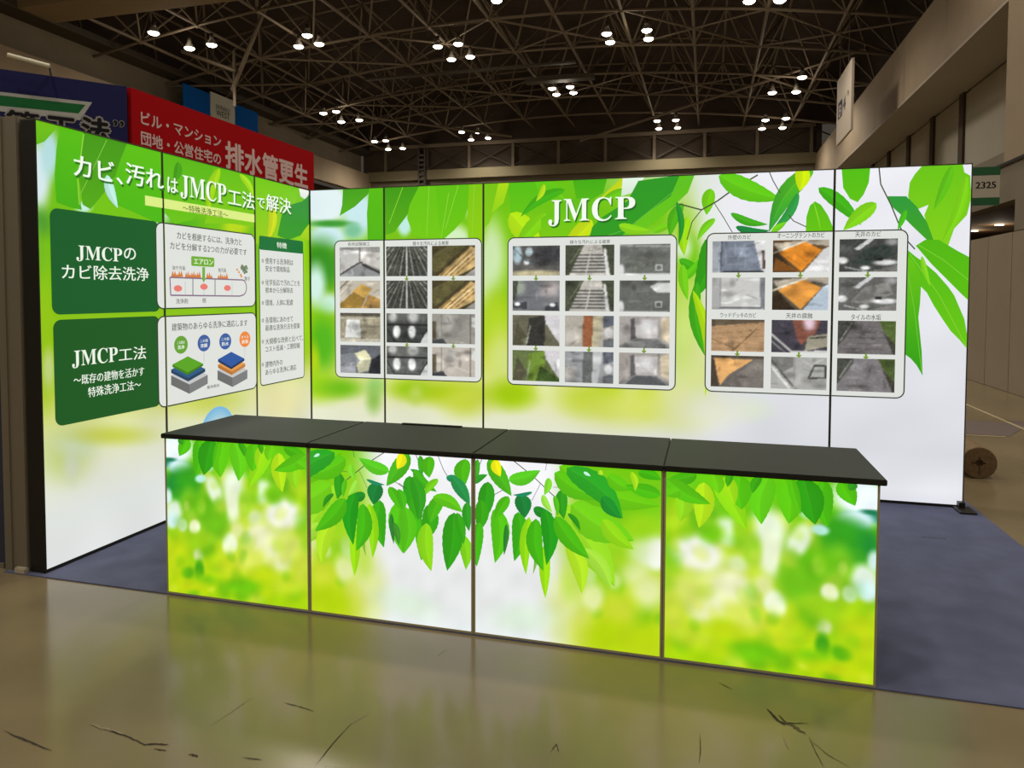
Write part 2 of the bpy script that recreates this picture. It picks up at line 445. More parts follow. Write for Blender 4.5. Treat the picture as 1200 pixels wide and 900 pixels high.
# space frame
tr = empty('ceiling_truss', (0, 0, 0), kind='structure')
bars = []
NX = [-15+2*i for i in range(13)]; NY = [12.25+3.03*i for i in range(6)]+[]
B = {(i, j): Vector((x, yv, vault(x))) for i, x in enumerate(NX) for j, yv in enumerate(NY)}
T = {(i, j): Vector((x+1, yv+1.515, vault(x+1)+1.75)) for i, x in enumerate(NX[:-1]) for j, yv in enumerate(NY)}
for (i, j), p in B.items():
    if (i+1, j) in B: bars.append((p, B[i+1, j], .048))
    if (i, j+1) in B: bars.append((p, B[i, j+1], .048))
    elif j == 5: bars.append((p, Vector((p.x, WY-.1, p.z)), .048))
for (i, j), p in T.items():
    if (i+1, j) in T: bars.append((p, T[i+1, j], .042))
    if (i, j+1) in T: bars.append((p, T[i, j+1], .042))
    for a in (0, 1):
        for b in (0, 1):
            if (i+a, j+b) in B: bars.append((B[i+a, j+b], p, .034))
for i, x in enumerate(NX[:-1]):         # near edge row, tied to the crossbeam
    t0 = Vector((x+1, NY[0]-1.515, vault(x+1)+1.75))
    for a in (0, 1): bars.append((B[i+a, 0], t0, .034))
    bars.append((t0, T[i, 0], .042))
for i in range(13): bars.append((B[i, 0], Vector((NX[i], 10.25, vault(NX[i]))), .048))
# heavier arched ties across two bays
for i in range(0, 12, 2):
    for j in (1, 3):
        if (i+2, j+2) in B: bars.append((B[i, j], B[i+2, j+1], .04)); bars.append((B[i+2, j], B[i, j+1], .03))
def bar_px(a, b, ax, va, vb, r): bars.append((Vector(on(ax, va, *a)), Vector(on(ax, vb, *b)), r))
bar_px((272, 106), (318, -8), 1, 14.2, 14.2, .07); bar_px((275, 100), (238, 48), 1, 14.2, 15.0, .04); bar_px((275, 125), (274, 60), 1, 14.2, 14.2, .05)
bar_px((600, 160), (300, 119), 1, 26, 21.5, .055); bar_px((680, 165), (1015, 57), 1, 27, 20, .055)
bar_px((213, 60), (275, 83), 1, 13.6, 13.8, .06)
cam3 = Vector((CX, CY, CZ))
def size_in_view(b):
    m_ = (b[0]+b[1])/2-cam3; z = m_.dot(Vector(_fw))
    return (b[1]-b[0]).cross(m_.normalized()).length/z if z > 0 else 0
bars.sort(key=lambda b: -size_in_view(b))
bm = bmesh.new(); bmesh.ops.create_cone(bm, cap_ends=True, segments=7, radius1=1, radius2=1, depth=1)
unit = bpy.data.meshes.new('truss_bar'); bm.to_mesh(unit); bm.free(); unit.materials.append(STEEL)
for p in unit.polygons: p.use_smooth = len(p.vertices) == 4
for a, b, r in bars[:298]:
    o = link('truss_bar', unit, None, tr); d = b-a
    o.rotation_mode = 'QUATERNION'; o.rotation_quaternion = d.to_track_quat('Z', 'Y'); o.location = (a+b)/2; o.scale = (r, r, d.length)
bm = bmesh.new()
for a, b, r in bars[298:]: add_tube(bm, a, b, r, 6)
tag(bm_obj('far_truss_bars', bm, STEEL, tr), kind='stuff')
bm = bmesh.new()
for p in list(B.values())+list(T.values()): bmesh.ops.create_icosphere(bm, subdivisions=1, radius=.1, matrix=Matrix.Translation(p))
tag(bm_obj('truss_nodes', bm, STEEL, tr), kind='stuff')
# cable trays and ducts up in the roof
box('cable_tray', -9, -1, 18.9, 19.1, 9.55, 9.62, STEELD, tr)
box('duct', -3.2, -.6, 20.4, 20.8, 9.45, 9.6, STEELD, tr)

# high bay lamps: seen ones stand where the photograph shows them
LAMPS = [(180, 39), (222, 57), (248, 53), (360, 42), (350, 55), (374, 52), (513, 55), (537, 52), (529, 70), (551, 67), (711, 40), (715, 50), (758, 36), (760, 46),
         (647, 104), (652, 111), (668, 102), (672, 109), (770, 142), (772, 151), (792, 141), (794, 150), (379, 133), (394, 131), (400, 143), (421, 141), (439, 166), (452, 165),
         (455, 175), (472, 174), (541, 155), (560, 155), (572, 162), (552, 164), (878, 2), (914, 1), (582, 1), (905, 109), (933, 108), (940, 91), (893, 151), (897, 141), (917, 150), (921, 139)]
GLOW = mat('lamp_glow', (255, 250, 235), emit=(255, 246, 228), estr=11)
pts = []
for px, py in LAMPS:
    X = 0
    for _ in range(25): P = on(2, vault(X)-.45, px, py); X = P[0]
    pts.append(P)
proto = None
def lamp(P):
    global proto
    lb = 'round white high bay lamp glowing below the dark roof truss'
    gp = 'high bay lamps hung below the roof truss'
    if proto is None:
        proto = empty('high_bay_lamp', P, lb, 'lamp', gp)
        bm = bmesh.new()
        for z, r in ((0, .17), (.1, .13)): pass
        bmesh.ops.create_cone(bm, cap_ends=False, segments=16, radius1=.155, radius2=.07, depth=.16, matrix=Matrix.Translation((0, 0, .09)))
        bm_obj('reflector', bm, LAMPW, proto, True)
        bm = bmesh.new(); bmesh.ops.create_cone(bm, cap_ends=True, segments=12, radius1=.07, radius2=.05, depth=.18, matrix=Matrix.Translation((0, 0, .25))); bm_obj('housing', bm, STEELD, proto, True)
        bm = bmesh.new(); bmesh.ops.create_uvsphere(bm, u_segments=16, v_segments=8, radius=.145, matrix=Matrix.Translation((0, 0, .01)) @ Matrix.Scale(.45, 4, (0, 0, 1)))
        bm_obj('lens', bm, GLOW, proto, True)
        return proto
    o = proto.copy(); COL.objects.link(o); o.location = P
    for ch in list(proto.children):
        c = ch.copy(); COL.objects.link(c); c.parent = o
    return o
clusters = [(0, 3), (3, 6), (6, 10), (10, 14), (14, 18), (18, 22), (22, 26), (26, 30), (30, 34), (34, 36), (36, 37), (37, 40), (40, 44)]
WHERE = ['cluster at the far left over the navy banner', 'cluster over the blue and white banner', 'cluster between the top middle and the left banners', 'cluster high above the white capital letters',
         'cluster in the middle of the roof, lower than its right neighbour', 'distant cluster low over the middle of the girder', 'cluster just right of the blue banner', 'distant cluster at the far left corner',
         'distant cluster over the left end of the girder', 'pair at the top edge of the picture', 'top edge left of centre', 'cluster left of the hanging square sign', 'distant cluster below and left of the hanging square sign']
lamps = [lamp(P) for P in pts]
for (a, b), wh in zip(clusters, WHERE):
    n_ = b-a
    if n_ == 1: lamps[a]['label'] = 'single high bay lamp cut by the '+wh; continue
    if n_ == 2:
        for k_ in (0, 1): lamps[a+k_]['label'] = ('left', 'right')[k_]+' high bay lamp of the '+wh
        continue
    q = sorted(range(a, b), key=lambda i: LAMPS[i][0])
    for k_, i in enumerate(q): lamps[i]['label'] = (('leftmost', 'second', 'third', 'rightmost') if n_ == 4 else ('leftmost', 'middle', 'rightmost'))[k_]+' lamp of the '+wh
def bulb(P, e):
    l = bpy.data.lights.new('lamp_bulb', 'SPOT'); l.energy = e; l.color = (1, .93, .82); l.shadow_soft_size = .35; l.spot_size = math.radians(150); l.spot_blend = .6
    o = bpy.data.objects.new('lamp_bulb', l); COL.objects.link(o); o.location = (P[0], P[1], P[2]-.12)
    l2 = bpy.data.lights.new('lamp_spill', 'POINT'); l2.energy = e*.06; l2.color = (1, .88, .72); l2.shadow_soft_size = .2
    o2 = bpy.data.objects.new('lamp_spill', l2); COL.objects.link(o2); o2.location = (P[0], P[1], P[2]-.25)
for a, b in clusters: bulb(np.mean(pts[a:b], 0), LAMP_POWER)
for yv in (6.5, .5, -5.5, -11.5):     # the same lamps go on overhead and behind the photographer
    for x in (-10.5, -4.9, 1.0, 6.0): bulb((x+(yv > 0)*.8, yv, 9.4), LAMP_POWER)

# ================================================================== THE BOOTH
# blue carpet
CARP = mat('blue_carpet', (100, 104, 130), .95, 0, .1, noise=.12, nscale=5, bump=.5, bscale=500)
bm = bmesh.new(); add_box(bm, -.25, 5.415, -2.799, .2, 0, .006, .001)
tag(bm_obj('carpet', bm, CARP), 'dark blue carpet laid under the glowing booth and past its right end', 'carpet')
bm = bmesh.new(); add_box(bm, 4.86, 5.0, -.78, -.772, .005, .0075); 
car = bpy.data.objects['carpet']
bm_obj('loose_seam', bm, BLACK, car)

H = 2.5
def light_panel(plane, u0, u1, name, label, group, colf, paint, nu, depth=.1):
    """a fabric faced light box: black aluminium frame all round, dark back, glowing printed fabric in front"""
    base = plane.at(np.array(((u0+u1)/2, 0.0)))
    root = empty('light_panel', tuple(base), label, 'light panel', group)
    fw_ = .008; n = plane.n
    def slab(nm, ua, ub, va, vb, d0, d1, m, par=root):
        p = plane.at(np.array((ua, va)), d0); q = plane.at(np.array((ub, vb)), d1)
        lo, hi = np.minimum(p, q), np.maximum(p, q)
        return box(nm, lo[0], hi[0], lo[1], hi[1], lo[2], hi[2], m, par)
    slab('frame_rail', u0, u1, H-fw_, H, -depth, .004, RAIL); slab('frame_rail', u0, u1, .0065, .013+fw_*1.6, -depth, .004, BLACK)
    for ua_, ub_ in ((u0+.0005, u0+fw_), (u1-fw_, u1-.0005)):
        slab('frame_stile', ua_, ub_, .013+fw_*1.6, H-fw_, -depth+.001, .004, BLACK if (plane is LEFT and ua_ < .1) else RAIL)
    slab('back_sheet', u0+fw_, u1-fw_, .03, H-fw_, -depth+.005, -depth+.01, FRAME)
    a, b, c, d = u0+fw_, u1-fw_, .013+fw_*1.6, H-fw_
    f = grid_mesh('printed_fabric', plane, a, b, c, d, int((b-a)/.012), int((d-c)/.012), colf, 0, PRINT, root)
    if paint is not None: 
        q = paint.mesh('printed_leaves', plane, (a, b, c, d), PRINT, root)
        if q: q['kind'] = 'stuff'
    return root, (a, b, c, d)

# ---------------- left wall
def left_col(G):
    P = LEFT.px(G); X, Y = P[:, 0], P[:, 1]
    c = ramp(G[:, 1], [(0, (222, 225, 225)), (.3, (216, 220, 216)), (.5, (216, 219, 200)), (.7, (214, 218, 172)), (.85, (206, 214, 125)), (1.05, (176, 198, 55)), (1.3, (140, 190, 15)), (1.7, (120, 188, 10)), (2.5, (98, 185, 5))])
    c = soft(X, Y, c, [(45, 205, 14, 42, (210, 228, 232), .5), (58, 180, 10, 28, (180, 220, 222)), (46, 262, 13, 16, (75, 150, 45), .8), (42, 300, 10, 30, (110, 180, 25), .8),
        (52, 400, 12, 60, (140, 190, 5), .8), (57, 432, 7, 22, (185, 205, 120), .7), (98, 243, 9, 6, (190, 230, 220)), (188, 250, 9, 9, (185, 228, 200)),
        (75, 535, 26, 26, (190, 205, 130), .9), (90, 520, 20, 14, (198, 212, 175), .9), (130, 510, 40, 10, (190, 200, 80), .9), (84, 548, 8, 16, (198, 206, 178), .9),
        (195, 206, 14, 10, (60, 150, 10), .8), (190, 256, 10, 14, (190, 225, 190), .7), (276, 266, 14, 9, (180, 212, 10)), (317, 274, 8, 16, (185, 205, 20), .8),
        (330, 222, 18, 16, (130, 200, 10), .9), (215, 262, 20, 8, (80, 175, 15), .9), (352, 330, 10, 60, (150, 205, 10), .9), (358, 390, 6, 30, (150, 205, 20), .8),
        (240, 470, 40, 14, (196, 206, 90), 1), (330, 470, 26, 24, (222, 216, 160), 1)])
    return c*mottle(G, .5, .015, 3)[:, None]
PL = Paint(); TL = lambda x, y: LEFT.uv(x, y)
blade(PL, TL, [(30, 130), (66, 143), (65, 152), (52, 166), (36, 172)], (112, 188, 10), (92, 178, 10))
blade(PL, TL, [(71, 145), (98, 150), (94, 200), (91, 222), (96, 246), (82, 243), (66, 237), (64, 205), (66, 175)], (85, 184, 5), (66, 170, 8))
blade(PL, TL, [(98, 150), (125, 160), (154, 170), (140, 199), (122, 226), (106, 245), (97, 240), (92, 205)], (62, 146, 12), (80, 165, 10))
blade(PL, TL, [(150, 165), (193, 178), (193, 262), (181, 260), (160, 250), (137, 240), (133, 213), (140, 190)], (90, 186, 6), (72, 178, 8))
leaf(PL, TL, (125, 205), (138, 244), 14, (180, 224, 214), rib=False)
twig(PL, TL, [(98, 157), (91, 211), (93, 240)], .008, (140, 205, 60)); twig(PL, TL, [(125, 164), (108, 200), (94, 228)], .006, (120, 185, 60))
blade(PL, TL, [(193, 180), (250, 195), (246, 232), (225, 258), (205, 262), (193, 250)], (86, 178, 10), (104, 190, 12))
blade(PL, TL, [(250, 192), (298, 205), (299, 266), (270, 262), (240, 262), (246, 232)], (96, 184, 6), (126, 196, 10))
leaf(PL, TL, (257, 197), (244, 250), 15, (150, 203, 10)); leaf(PL, TL, (281, 204), (297, 232), 9, (156, 212, 20)); leaf(PL, TL, (209, 190), (203, 215), 12, (60, 150, 12))
blade(PL, TL, [(299, 206), (350, 219), (345, 246), (325, 280), (299, 286)], (110, 194, 8), (150, 200, 12))
leaf(PL, TL, (318, 236), (312, 285), 12, (190, 206, 15))
blade(PL, TL, [(350, 219), (364, 223), (358, 234), (352, 230)], (226, 230, 222))
blade(PL, TL, [(364, 227), (362, 262), (352, 276), (338, 281), (325, 276), (330, 252), (340, 240), (354, 236)], (36, 136, 46), (52, 150, 30))
blade(PL, TL, [(363, 262), (363, 282), (352, 279), (356, 270)], (160, 206, 10))
seamL = [0, .937, 1.944, 2.764]
lp = [None]*3
labL = ['backlit panel with two dark green text boxes, free end of the left wall',
        'backlit panel printed with white diagram cards, in the middle of the left wall',
        'narrow backlit panel with a white list under a green heading, left of the booth corner']
LF = []
for i in range(3):
    r, ext = light_panel(LEFT, seamL[i], seamL[i+1], 'light_panel', labL[i], 'backlit panels of the left booth wall', left_col, PL, 0)
    lp[i] = r; LF.append(ext)
def card(plane, ext, root, u0, u1, v0, v1, r=.05, fill=(218, 220, 216), edge=(50, 60, 40), h=.0068, name='info_card', ew=.009):
    P = Paint()
    if edge is not None: P.rrect(u0-ew, u1+ew, v0-ew, v1+ew, r+ew, edge, h-.0004)
    P.rrect(u0, u1, v0, v1, r, fill, h)
    return P.mesh(name, plane, ext, PRINT, root)
WH = (232, 240, 226); INK = (70, 78, 66)
# green boxes
def uvr(plane, xl, yt, yb, xr):
    a, b, r_ = plane.uv(xl, yt), plane.uv(xl, yb), plane.uv(xr, yt)
    return a[0], r_[0], b[1], a[1]
u0, u1, v0, v1 = uvr(LEFT, 57, 243, 369, 185)
g1 = card(LEFT, LF[0], lp[0], u0, u1, v0, v1, .05, (14, 88, 36), None, h=.0058, name='green_box')
lettering('box_lettering', [fit(LEFT, ''.join(SERIF[c] for c in 'JMCP'), 88, 287, 306, 142, WH, 0), fit(LEFT, 'の', 144, 290, 304, 158, WH, .01), fit(LEFT, 'カビ除去洗浄', 71, 309, 327, 173, WH, .012)], LEFT, g1, h=.0075)
u0b, u1b, v0b, v1b = uvr(LEFT, 61, 375, 501, 186)
g2 = card(LEFT, LF[0], lp[0], u0b, u1b, v0b, v1b, .05, (20, 84, 28), None, h=.0058, name='green_box')
lettering('box_lettering', [fit(LEFT, ''.join(SERIF[c] for c in 'JMCP'), 83, 411, 432, 137, WH, 0), fit(LEFT, '工法', 138, 408, 424, 170, WH, .012),
    fit(LEFT, '〜既存の建物を活かす', 85, 440, 452, 168, WH, .012), fit(LEFT, '特殊洗浄工法〜', 102, 454, 466, 164, WH, .012)], LEFT, g2, h=.0075)
# headline across the three panels
def headline(par, its):
    lettering('headline', [[(t, a+.012, b+.012, c-.014, d-.014, (40, 110, 25), bo, .0065), (t, a, b, c, d, col, bo, .0082)] for t, a, b, c, d, col, bo in its], LEFT, par)
HW = (238, 245, 235)
headline(lp[0], [fit(LEFT, 'カビ、', 85, 180, 206, 142, HW, .02), fit(LEFT, '汚れ', 146, 190, 215, 190, HW, .022)])
headline(lp[1], [fit(LEFT, 'は', 195, 207, 225, 207, HW, .02), fit(LEFT, ''.join(SERIF[c] for c in 'JMCP'), 210, 204, 232, 264, HW, .0), fit(LEFT, '工法', 266, 220, 240, 297, HW, .018)])
headline(lp[2], [fit(LEFT, 'で', 300, 231, 243, 309, HW, .02), fit(LEFT, '解決', 311, 227, 246, 340, HW, .02)])
# ribbon under the headline
ru0, ru1, rv0, rv1 = uvr(LEFT, 169, 229, 240.5, 297)
for i in (0, 1):
    P = Paint(); P.rect(ru0, ru1, rv0, rv1, (214, 232, 130), .006); P.mesh('ribbon', LEFT, LF[i], PRINT, lp[i])
lettering('ribbon_lettering', [fit(LEFT, '〜特殊洗浄工法〜', 213, 239, 248, 266, (70, 90, 40), .005)], LEFT, lp[1])
# white cards
A0 = LEFT.uv(182, 261); A1 = LEFT.uv(182, 362); A2 = LEFT.uv(297, 275)
B0 = LEFT.uv(184, 372); B1 = LEFT.uv(187, 477)
cards = []
for (ua, ub, va, vb) in ((A0[0], A2[0], A1[1]+.005, A0[1]), (B0[0], A2[0]+.005, B1[1], B0[1])):
    c0 = card(LEFT, LF[0], lp[0], ua, ub, va, vb, .05); c1 = card(LEFT, LF[1], lp[1], ua, ub, va, vb, .05); cards.append(c1)
TL2 = TL
ca, cb = cards
lettering('card_lettering', [fit(LEFT, 'カビを根絶するには、洗浄力と', 206, 271, 280, 282, INK, .006), fit(LEFT, 'カビを分解する2つの力が必要です', 198, 283, 292, 288, INK, .006),
    fit(LEFT, '油や汚染', 200.5, 311, 316, 216, INK, .004), fit(LEFT, '他汚染', 254.5, 314, 319, 264, INK, .004), fit(LEFT, '洗浄剤', 205, 350, 356, 219, INK, .004), fit(LEFT, '核', 236, 349, 355, 240.5, INK, .004), fit(LEFT, '胞子', 285.5, 324, 329, 292, INK, .004)], LEFT, ca, h=.008)
P = Paint()
OR = (206, 120, 50)
for xa, xb, yb in ((200, 213, 324.5), (216, 234, 325.5), (241, 248, 326.5), (254, 266, 327.5)):
    n_ = max(3, int((xb-xa)/2.2))
    for q in range(n_):
        x_ = xa+(xb-xa)*(q+.5)/n_; w_ = (xb-xa)/n_*.75; hh_ = 4+4*abs(math.sin(q*2.1+xa))
        P.poly([TL(x_-w_, yb), TL(x_+w_, yb), TL(x_, yb-hh_)], OR, .0074)
def outline(P, pts, wd, col, h): P.line([TL(*p) for p in pts]+[TL(*pts[0])], wd, col, h)
cap = [(198, 325), (280, 328)]+[(283+5*math.sin(t), 337-9*math.cos(t)) for t in np.linspace(0, math.pi, 8)]+[(280, 347), (199, 346)]
outline(P, cap, .01, (130, 105, 130), .0075)
for x_ in (225, 251): outline(P, [(x_, 326), (x_, 347)], .01, (135, 135, 140), .0075)
for x_ in (216, 238, 271): outline(P, [(x_, 330), (x_, 346)], .004, (170, 170, 175), .0075)
for x_, y_ in ((207.5, 338), (238, 336), (265.5, 337.5)): P.disc(TL(x_, y_), .04, .022, (226, 120, 110), .0076)
gx = uvr(LEFT, 223, 300, 311.5, 250); P.rrect(*gx[:2], gx[2], gx[3], .012, (110, 168, 50), .0074)
P.poly([TL(236, 313), TL(239.2, 313), TL(239.2, 326), TL(240.5, 326), TL(237.6, 331), TL(235, 326), TL(236, 326)], (110, 168, 60), .0077)
for k_ in range(26):
    a_ = rng.uniform(0, 6.28); r_ = rng.uniform(0, 1); P.disc(TL(286+4.5*r_*math.cos(a_), 315+5.5*r_*math.sin(a_)), .012, .01, (90+rng.integers(0, 40), 125, 95), .0074+k_*1e-5, 8)
for x_, y_ in ((281, 322), (279, 319), (282, 324), (277, 316)): P.disc(TL(x_, y_), .012, .009, (215, 140, 70), .0075, 8)
d1 = P.mesh('diagram', LEFT, LF[1], PRINT, ca); tag(d1, kind='stuff')
lettering('badge_lettering', [fit(LEFT, 'エアロン', 226, 303, 309.5, 248.5, (235, 245, 225), .02)], LEFT, ca, h=.0082)
# second card: layer blocks and badges
P = Paint()
def block(cx, cy, rx, ry, th, top, sideL, sideR, h):
    P.poly([TL(cx-rx, cy), TL(cx, cy+ry), TL(cx, cy+ry+th), TL(cx-rx, cy+th)], sideL, h); P.poly([TL(cx, cy+ry), TL(cx+rx, cy-.8), TL(cx+rx, cy+th-1.4), TL(cx, cy+ry+th)], sideR, h)
    P.poly([TL(cx-rx, cy), TL(cx, cy-ry), TL(cx+rx, cy-.8), TL(cx, cy+ry)], top, h+1e-4)
block(221, 440, 21.5, 10.5, 11, (190, 192, 192), (105, 105, 105), (120, 120, 122), .0070)
block(219.5, 433, 20, 10, 4, (40, 85, 130), (30, 62, 95), (28, 58, 90), .0073)
block(219, 427, 18, 9.5, 3, (86, 160, 30), (62, 125, 20), (58, 115, 20), .0076)
block(271.5, 434, 17.5, 8.5, 11, (190, 192, 192), (105, 105, 105), (120, 120, 122), .0070)
block(270.5, 427, 16, 8.5, 4, (220, 150, 70), (180, 110, 50), (190, 120, 60), .0073)
block(270, 421, 15.5, 8.8, 3, (42, 84, 158), (26, 50, 95), (24, 48, 90), .0076)
BW = [((211, 404), 8, 10.5, (98, 158, 48)), ((238, 402), 7.5, 9.8, (62, 92, 155)), ((263, 400), 7, 9.5, (58, 92, 158)), ((286, 397.5), 6.4, 9.2, (232, 132, 62))]
for (x_, y_), rx, ry, c_ in BW:
    a_ = LEFT.uv(x_-rx, y_); b_ = LEFT.uv(x_+rx, y_); t_ = LEFT.uv(x_, y_-ry); q_ = LEFT.uv(x_, y_+ry)
    P.disc(((a_[0]+b_[0])/2, (t_[1]+q_[1])/2), (b_[0]-a_[0])/2, (t_[1]-q_[1])/2, c_, .0074)
for x_, ya, yb in ((238, 411, 424), (286, 407, 418)): P.line([TL(x_, ya), TL(x_, yb)], .004, (165, 170, 175), .0073)
tag(P.mesh('diagram', LEFT, LF[1], PRINT, cb), kind='stuff')
its = [fit(LEFT, '建築物のあらゆる洗浄に適応します', 200, 379, 388, 289, INK, .006), fit(LEFT, '躯体素材', 241.5, 452, 456, 256, INK, .004)]
for (x_, y_), t1, t2 in (((211, 404), 'この面を', '洗浄'), ((238, 402), 'この面', '塗膜'), ((263, 400), 'この面', '防水'), ((286, 397.5), 'タイル', '美装')):
    its += [fit(LEFT, t1, x_-4.5, y_-4, y_-.5, x_+4.5, (225, 235, 225), .01), fit(LEFT, t2, x_-4, y_+1, y_+5.5, x_+4, (235, 240, 230), .03)]
lettering('card_lettering', its, LEFT, cb, h=.008)
# feature list on the third panel
C0 = LEFT.uv(303, 276); C1 = LEFT.uv(303, 289.5); C2 = LEFT.uv(303, 452); C3 = LEFT.uv(354, 282)
lc = card(LEFT, LF[2], lp[2], C0[0], C3[0], C2[1], C1[1]+.02, .03, name='list_card')
hd = card(LEFT, LF[2], lp[2], C0[0]-.004, C3[0]+.004, C1[1]-.02, C0[1], .02, (20, 108, 50), None, h=.0074, name='list_heading')
lettering('heading_lettering', [fit(LEFT, '特徴', 323.5, 283.5, 290.5, 335, WH, .02)], LEFT, hd, h=.0082)
its = []
for y_, l1, l2 in ((306, '使用する洗浄剤は', '安全で環境製品'), (331.5, '化学反応で汚れごとを', '根本から分解除去'), (355.5, '環境、人体に配慮', None), (376, '各環境にあわせて', '最適な洗浄方法を提案'), (401, '大規模な改修と比べて、', 'コスト低減・工期短縮'), (428, '建物内外の', 'あらゆる洗浄に適応')):
    dy = (y_-345)*.0
    its.append(fit(LEFT, '✳', 305.5, y_-3, y_+2, 308.5, (80, 105, 60), .01))
    its.append(fit(LEFT, l1, 310, y_-4.3, y_+3, 310+len(l1)*4.05, INK, .006))
    if l2: its.append(fit(LEFT, l2, 310, y_+5, y_+12, 310+len(l2)*4.05, INK, .006))
lettering('list_lettering', its, LEFT, lc, h=.008)
# pale blue globe printed low on the middle panel
P = Paint(); gc = LEFT.uv(255, 506)
for k_ in range(8): P.disc((gc[0], gc[1]), .19*(1-k_*.11), .19*(1-k_*.11), (120+k_*12, 180+k_*6, 220-k_*2), .005+k_*1e-4)
tag(P.mesh('printed_globe', LEFT, LF[1], PRINT, lp[1]), kind='stuff')

# ---------------- back wall
def back_col(G):
    P = BACK.px(G); X, Y = P[:, 0], P[:, 1]
    t = np.clip((X-640)/230, 0, 1)[:, None]; t = t*t*(3-2*t)
    a = ramp(G[:, 1], [(0, (226, 228, 226)), (.5, (222, 224, 195)), (.8, (212, 218, 130)), (1.0, (198, 210, 62)), (1.2, (170, 202, 12)), (1.5, (140, 196, 5)), (2.5, (100, 188, 5))])
    b = ramp(G[:, 1], [(0, (216, 218, 226)), (.12, (226, 228, 234)), (.4, (212, 214, 220)), (1.2, (222, 224, 230)), (2.5, (232, 232, 240))])
    c = a*(1-t)+b*t
    G1, G2 = (84, 172, 15), (50, 140, 25)
    return soft(X, Y, c, [
        (378, 238, 34, 26, (222, 236, 240), .35), (420, 250, 18, 30, (196, 228, 232), .45), (384, 277, 24, 15, (205, 232, 240), .5), (388, 262, 24, 4, (60, 150, 50), .6), (414, 270, 10, 8, (120, 190, 150), .6),
        (375, 312, 24, 30, G2, .6), (370, 335, 11, 24, (205, 236, 226), .6), (386, 356, 14, 12, (200, 232, 215), .6), (378, 402, 18, 34, (80, 175, 15), .7), (368, 425, 6, 20, (170, 205, 10), .8),
        (374, 452, 24, 16, (150, 204, 10), .9), (400, 455, 22, 10, (110, 185, 10), .9), (440, 452, 10, 10, (150, 200, 110), .8), (438, 468, 8, 14, (140, 185, 80), .9),
        (474, 263, 8, 13, (188, 232, 222), .4), (534, 280, 17, 16, (205, 232, 185), .5), (548, 240, 5, 14, (172, 222, 140), .6), (505, 268, 14, 10, (70, 165, 10), .8),
        (520, 460, 40, 12, (165, 195, 10), 1), (480, 455, 20, 10, (150, 195, 10), 1), (487, 462, 7, 10, (180, 205, 80), .9), (545, 470, 24, 16, (190, 205, 60), 1),
        (566, 320, 10, 50, (196, 222, 140), .8), (576, 300, 16, 40, (200, 226, 170), .7), (580, 370, 14, 24, (170, 205, 30), .8), (588, 420, 16, 30, (205, 220, 120), .9),
        (610, 262, 16, 14, (120, 195, 8), .8), (650, 215, 40, 30, (100, 190, 5), .8), (700, 255, 60, 25, (110, 190, 8), .8), (750, 255, 50, 20, (110, 192, 10), .7), (560, 250, 10, 30, (120, 194, 8), .8),
        (800, 330, 18, 90, (160, 205, 50), .8), (806, 300, 14, 24, (110, 195, 10), .7), (804, 400, 16, 60, (200, 222, 120), .9), (800, 290, 10, 14, (215, 232, 200), .7),
        (600, 462, 26, 16, (160, 200, 0), .8), (640, 452, 10, 14, (215, 224, 150), .8), (690, 468, 28, 16, (186, 208, 40), .9), (715, 462, 18, 20, (178, 205, 20), .9), (760, 468, 18, 16, (190, 208, 30), .9), (745, 478, 60, 20, (206, 216, 100), 1), (800, 470, 26, 30, (214, 220, 150), 1), (820, 440, 12, 40, (210, 220, 140), 1),
        (880, 480, 20, 12, (216, 224, 205), 1), (832, 480, 30, 20, (220, 222, 200), 1)])*mottle(G, .6, .01, 8)[:, None]
PB = Paint(); TB = lambda x, y: BACK.uv(x, y); LH[0] = 0
blade(PB, TB, [(402, 218), (436, 217), (431, 228), (416, 242), (398, 253), (401, 240)], (62, 152, 20), (84, 172, 20))
blade(PB, TB, [(433, 215), (452, 214), (452, 284), (431, 284), (430, 250)], (84, 182, 6), (78, 176, 5))
blade(PB, TB, [(451, 214), (497, 212), (489, 232), (476, 254), (462, 272), (451, 276)], (56, 146, 8), (86, 170, 12))
blade(PB, TB, [(494, 212), (542, 210), (538, 236), (528, 266), (517, 281), (497, 281), (484, 274), (477, 256), (480, 240)], (96, 190, 6), (112, 196, 5))
blade(PB, TB, [(510, 212), (551, 210), (550, 240), (544, 256), (532, 270), (519, 281), (514, 262)], (90, 185, 4), (106, 194, 5))
blade(PB, TB, [(550, 211), (568, 210), (566, 284), (549, 284), (548, 250)], (122, 194, 2), (138, 200, 4))
for a_, b_ in (((474, 214), (456, 262)), ((503, 214), (500, 276)), ((538, 214), (522, 268)), ((526, 226), (517, 279)), ((556, 214), (553, 280))): twig(PB, TB, [a_, b_], .007, (135, 205, 50))
blade(PB, TB, [(566, 212), (592, 210), (586, 232), (573, 262), (566, 268)], (112, 190, 6), (130, 198, 20))
leaf(PB, TB, (618, 208), (664, 236), 16, (100, 196, 12)); blade(PB, TB, [(585, 211), (598, 210), (590, 238), (576, 250)], (172, 215, 15), (140, 205, 15))
blade(PB, TB, [(596, 210), (625, 209), (636, 236), (612, 256), (598, 250)], (78, 186, 8), (100, 192, 8))
leaf(PB, TB, (598, 250), (636, 292), 34, (170, 218, 12)); leaf(PB, TB, (640, 250), (604, 290), 22, (120, 200, 10))
blade(PB, TB, [(625, 209), (640, 209), (661, 223), (636, 238)], (92, 192, 8))
leaf(PB, TB, (662, 222), (610, 254), 15, (60, 168, 12)); leaf(PB, TB, (638, 216), (628, 236), 8, (170, 212, 20))
blade(PB, TB, [(671, 208), (712, 207), (707, 226), (690, 236), (676, 238)], (62, 168, 10), (80, 180, 10))
leaf(PB, TB, (742, 204), (704, 232), 18, (192, 214, 20)); leaf(PB, TB, (738, 222), (700, 240), 12, (100, 190, 10))
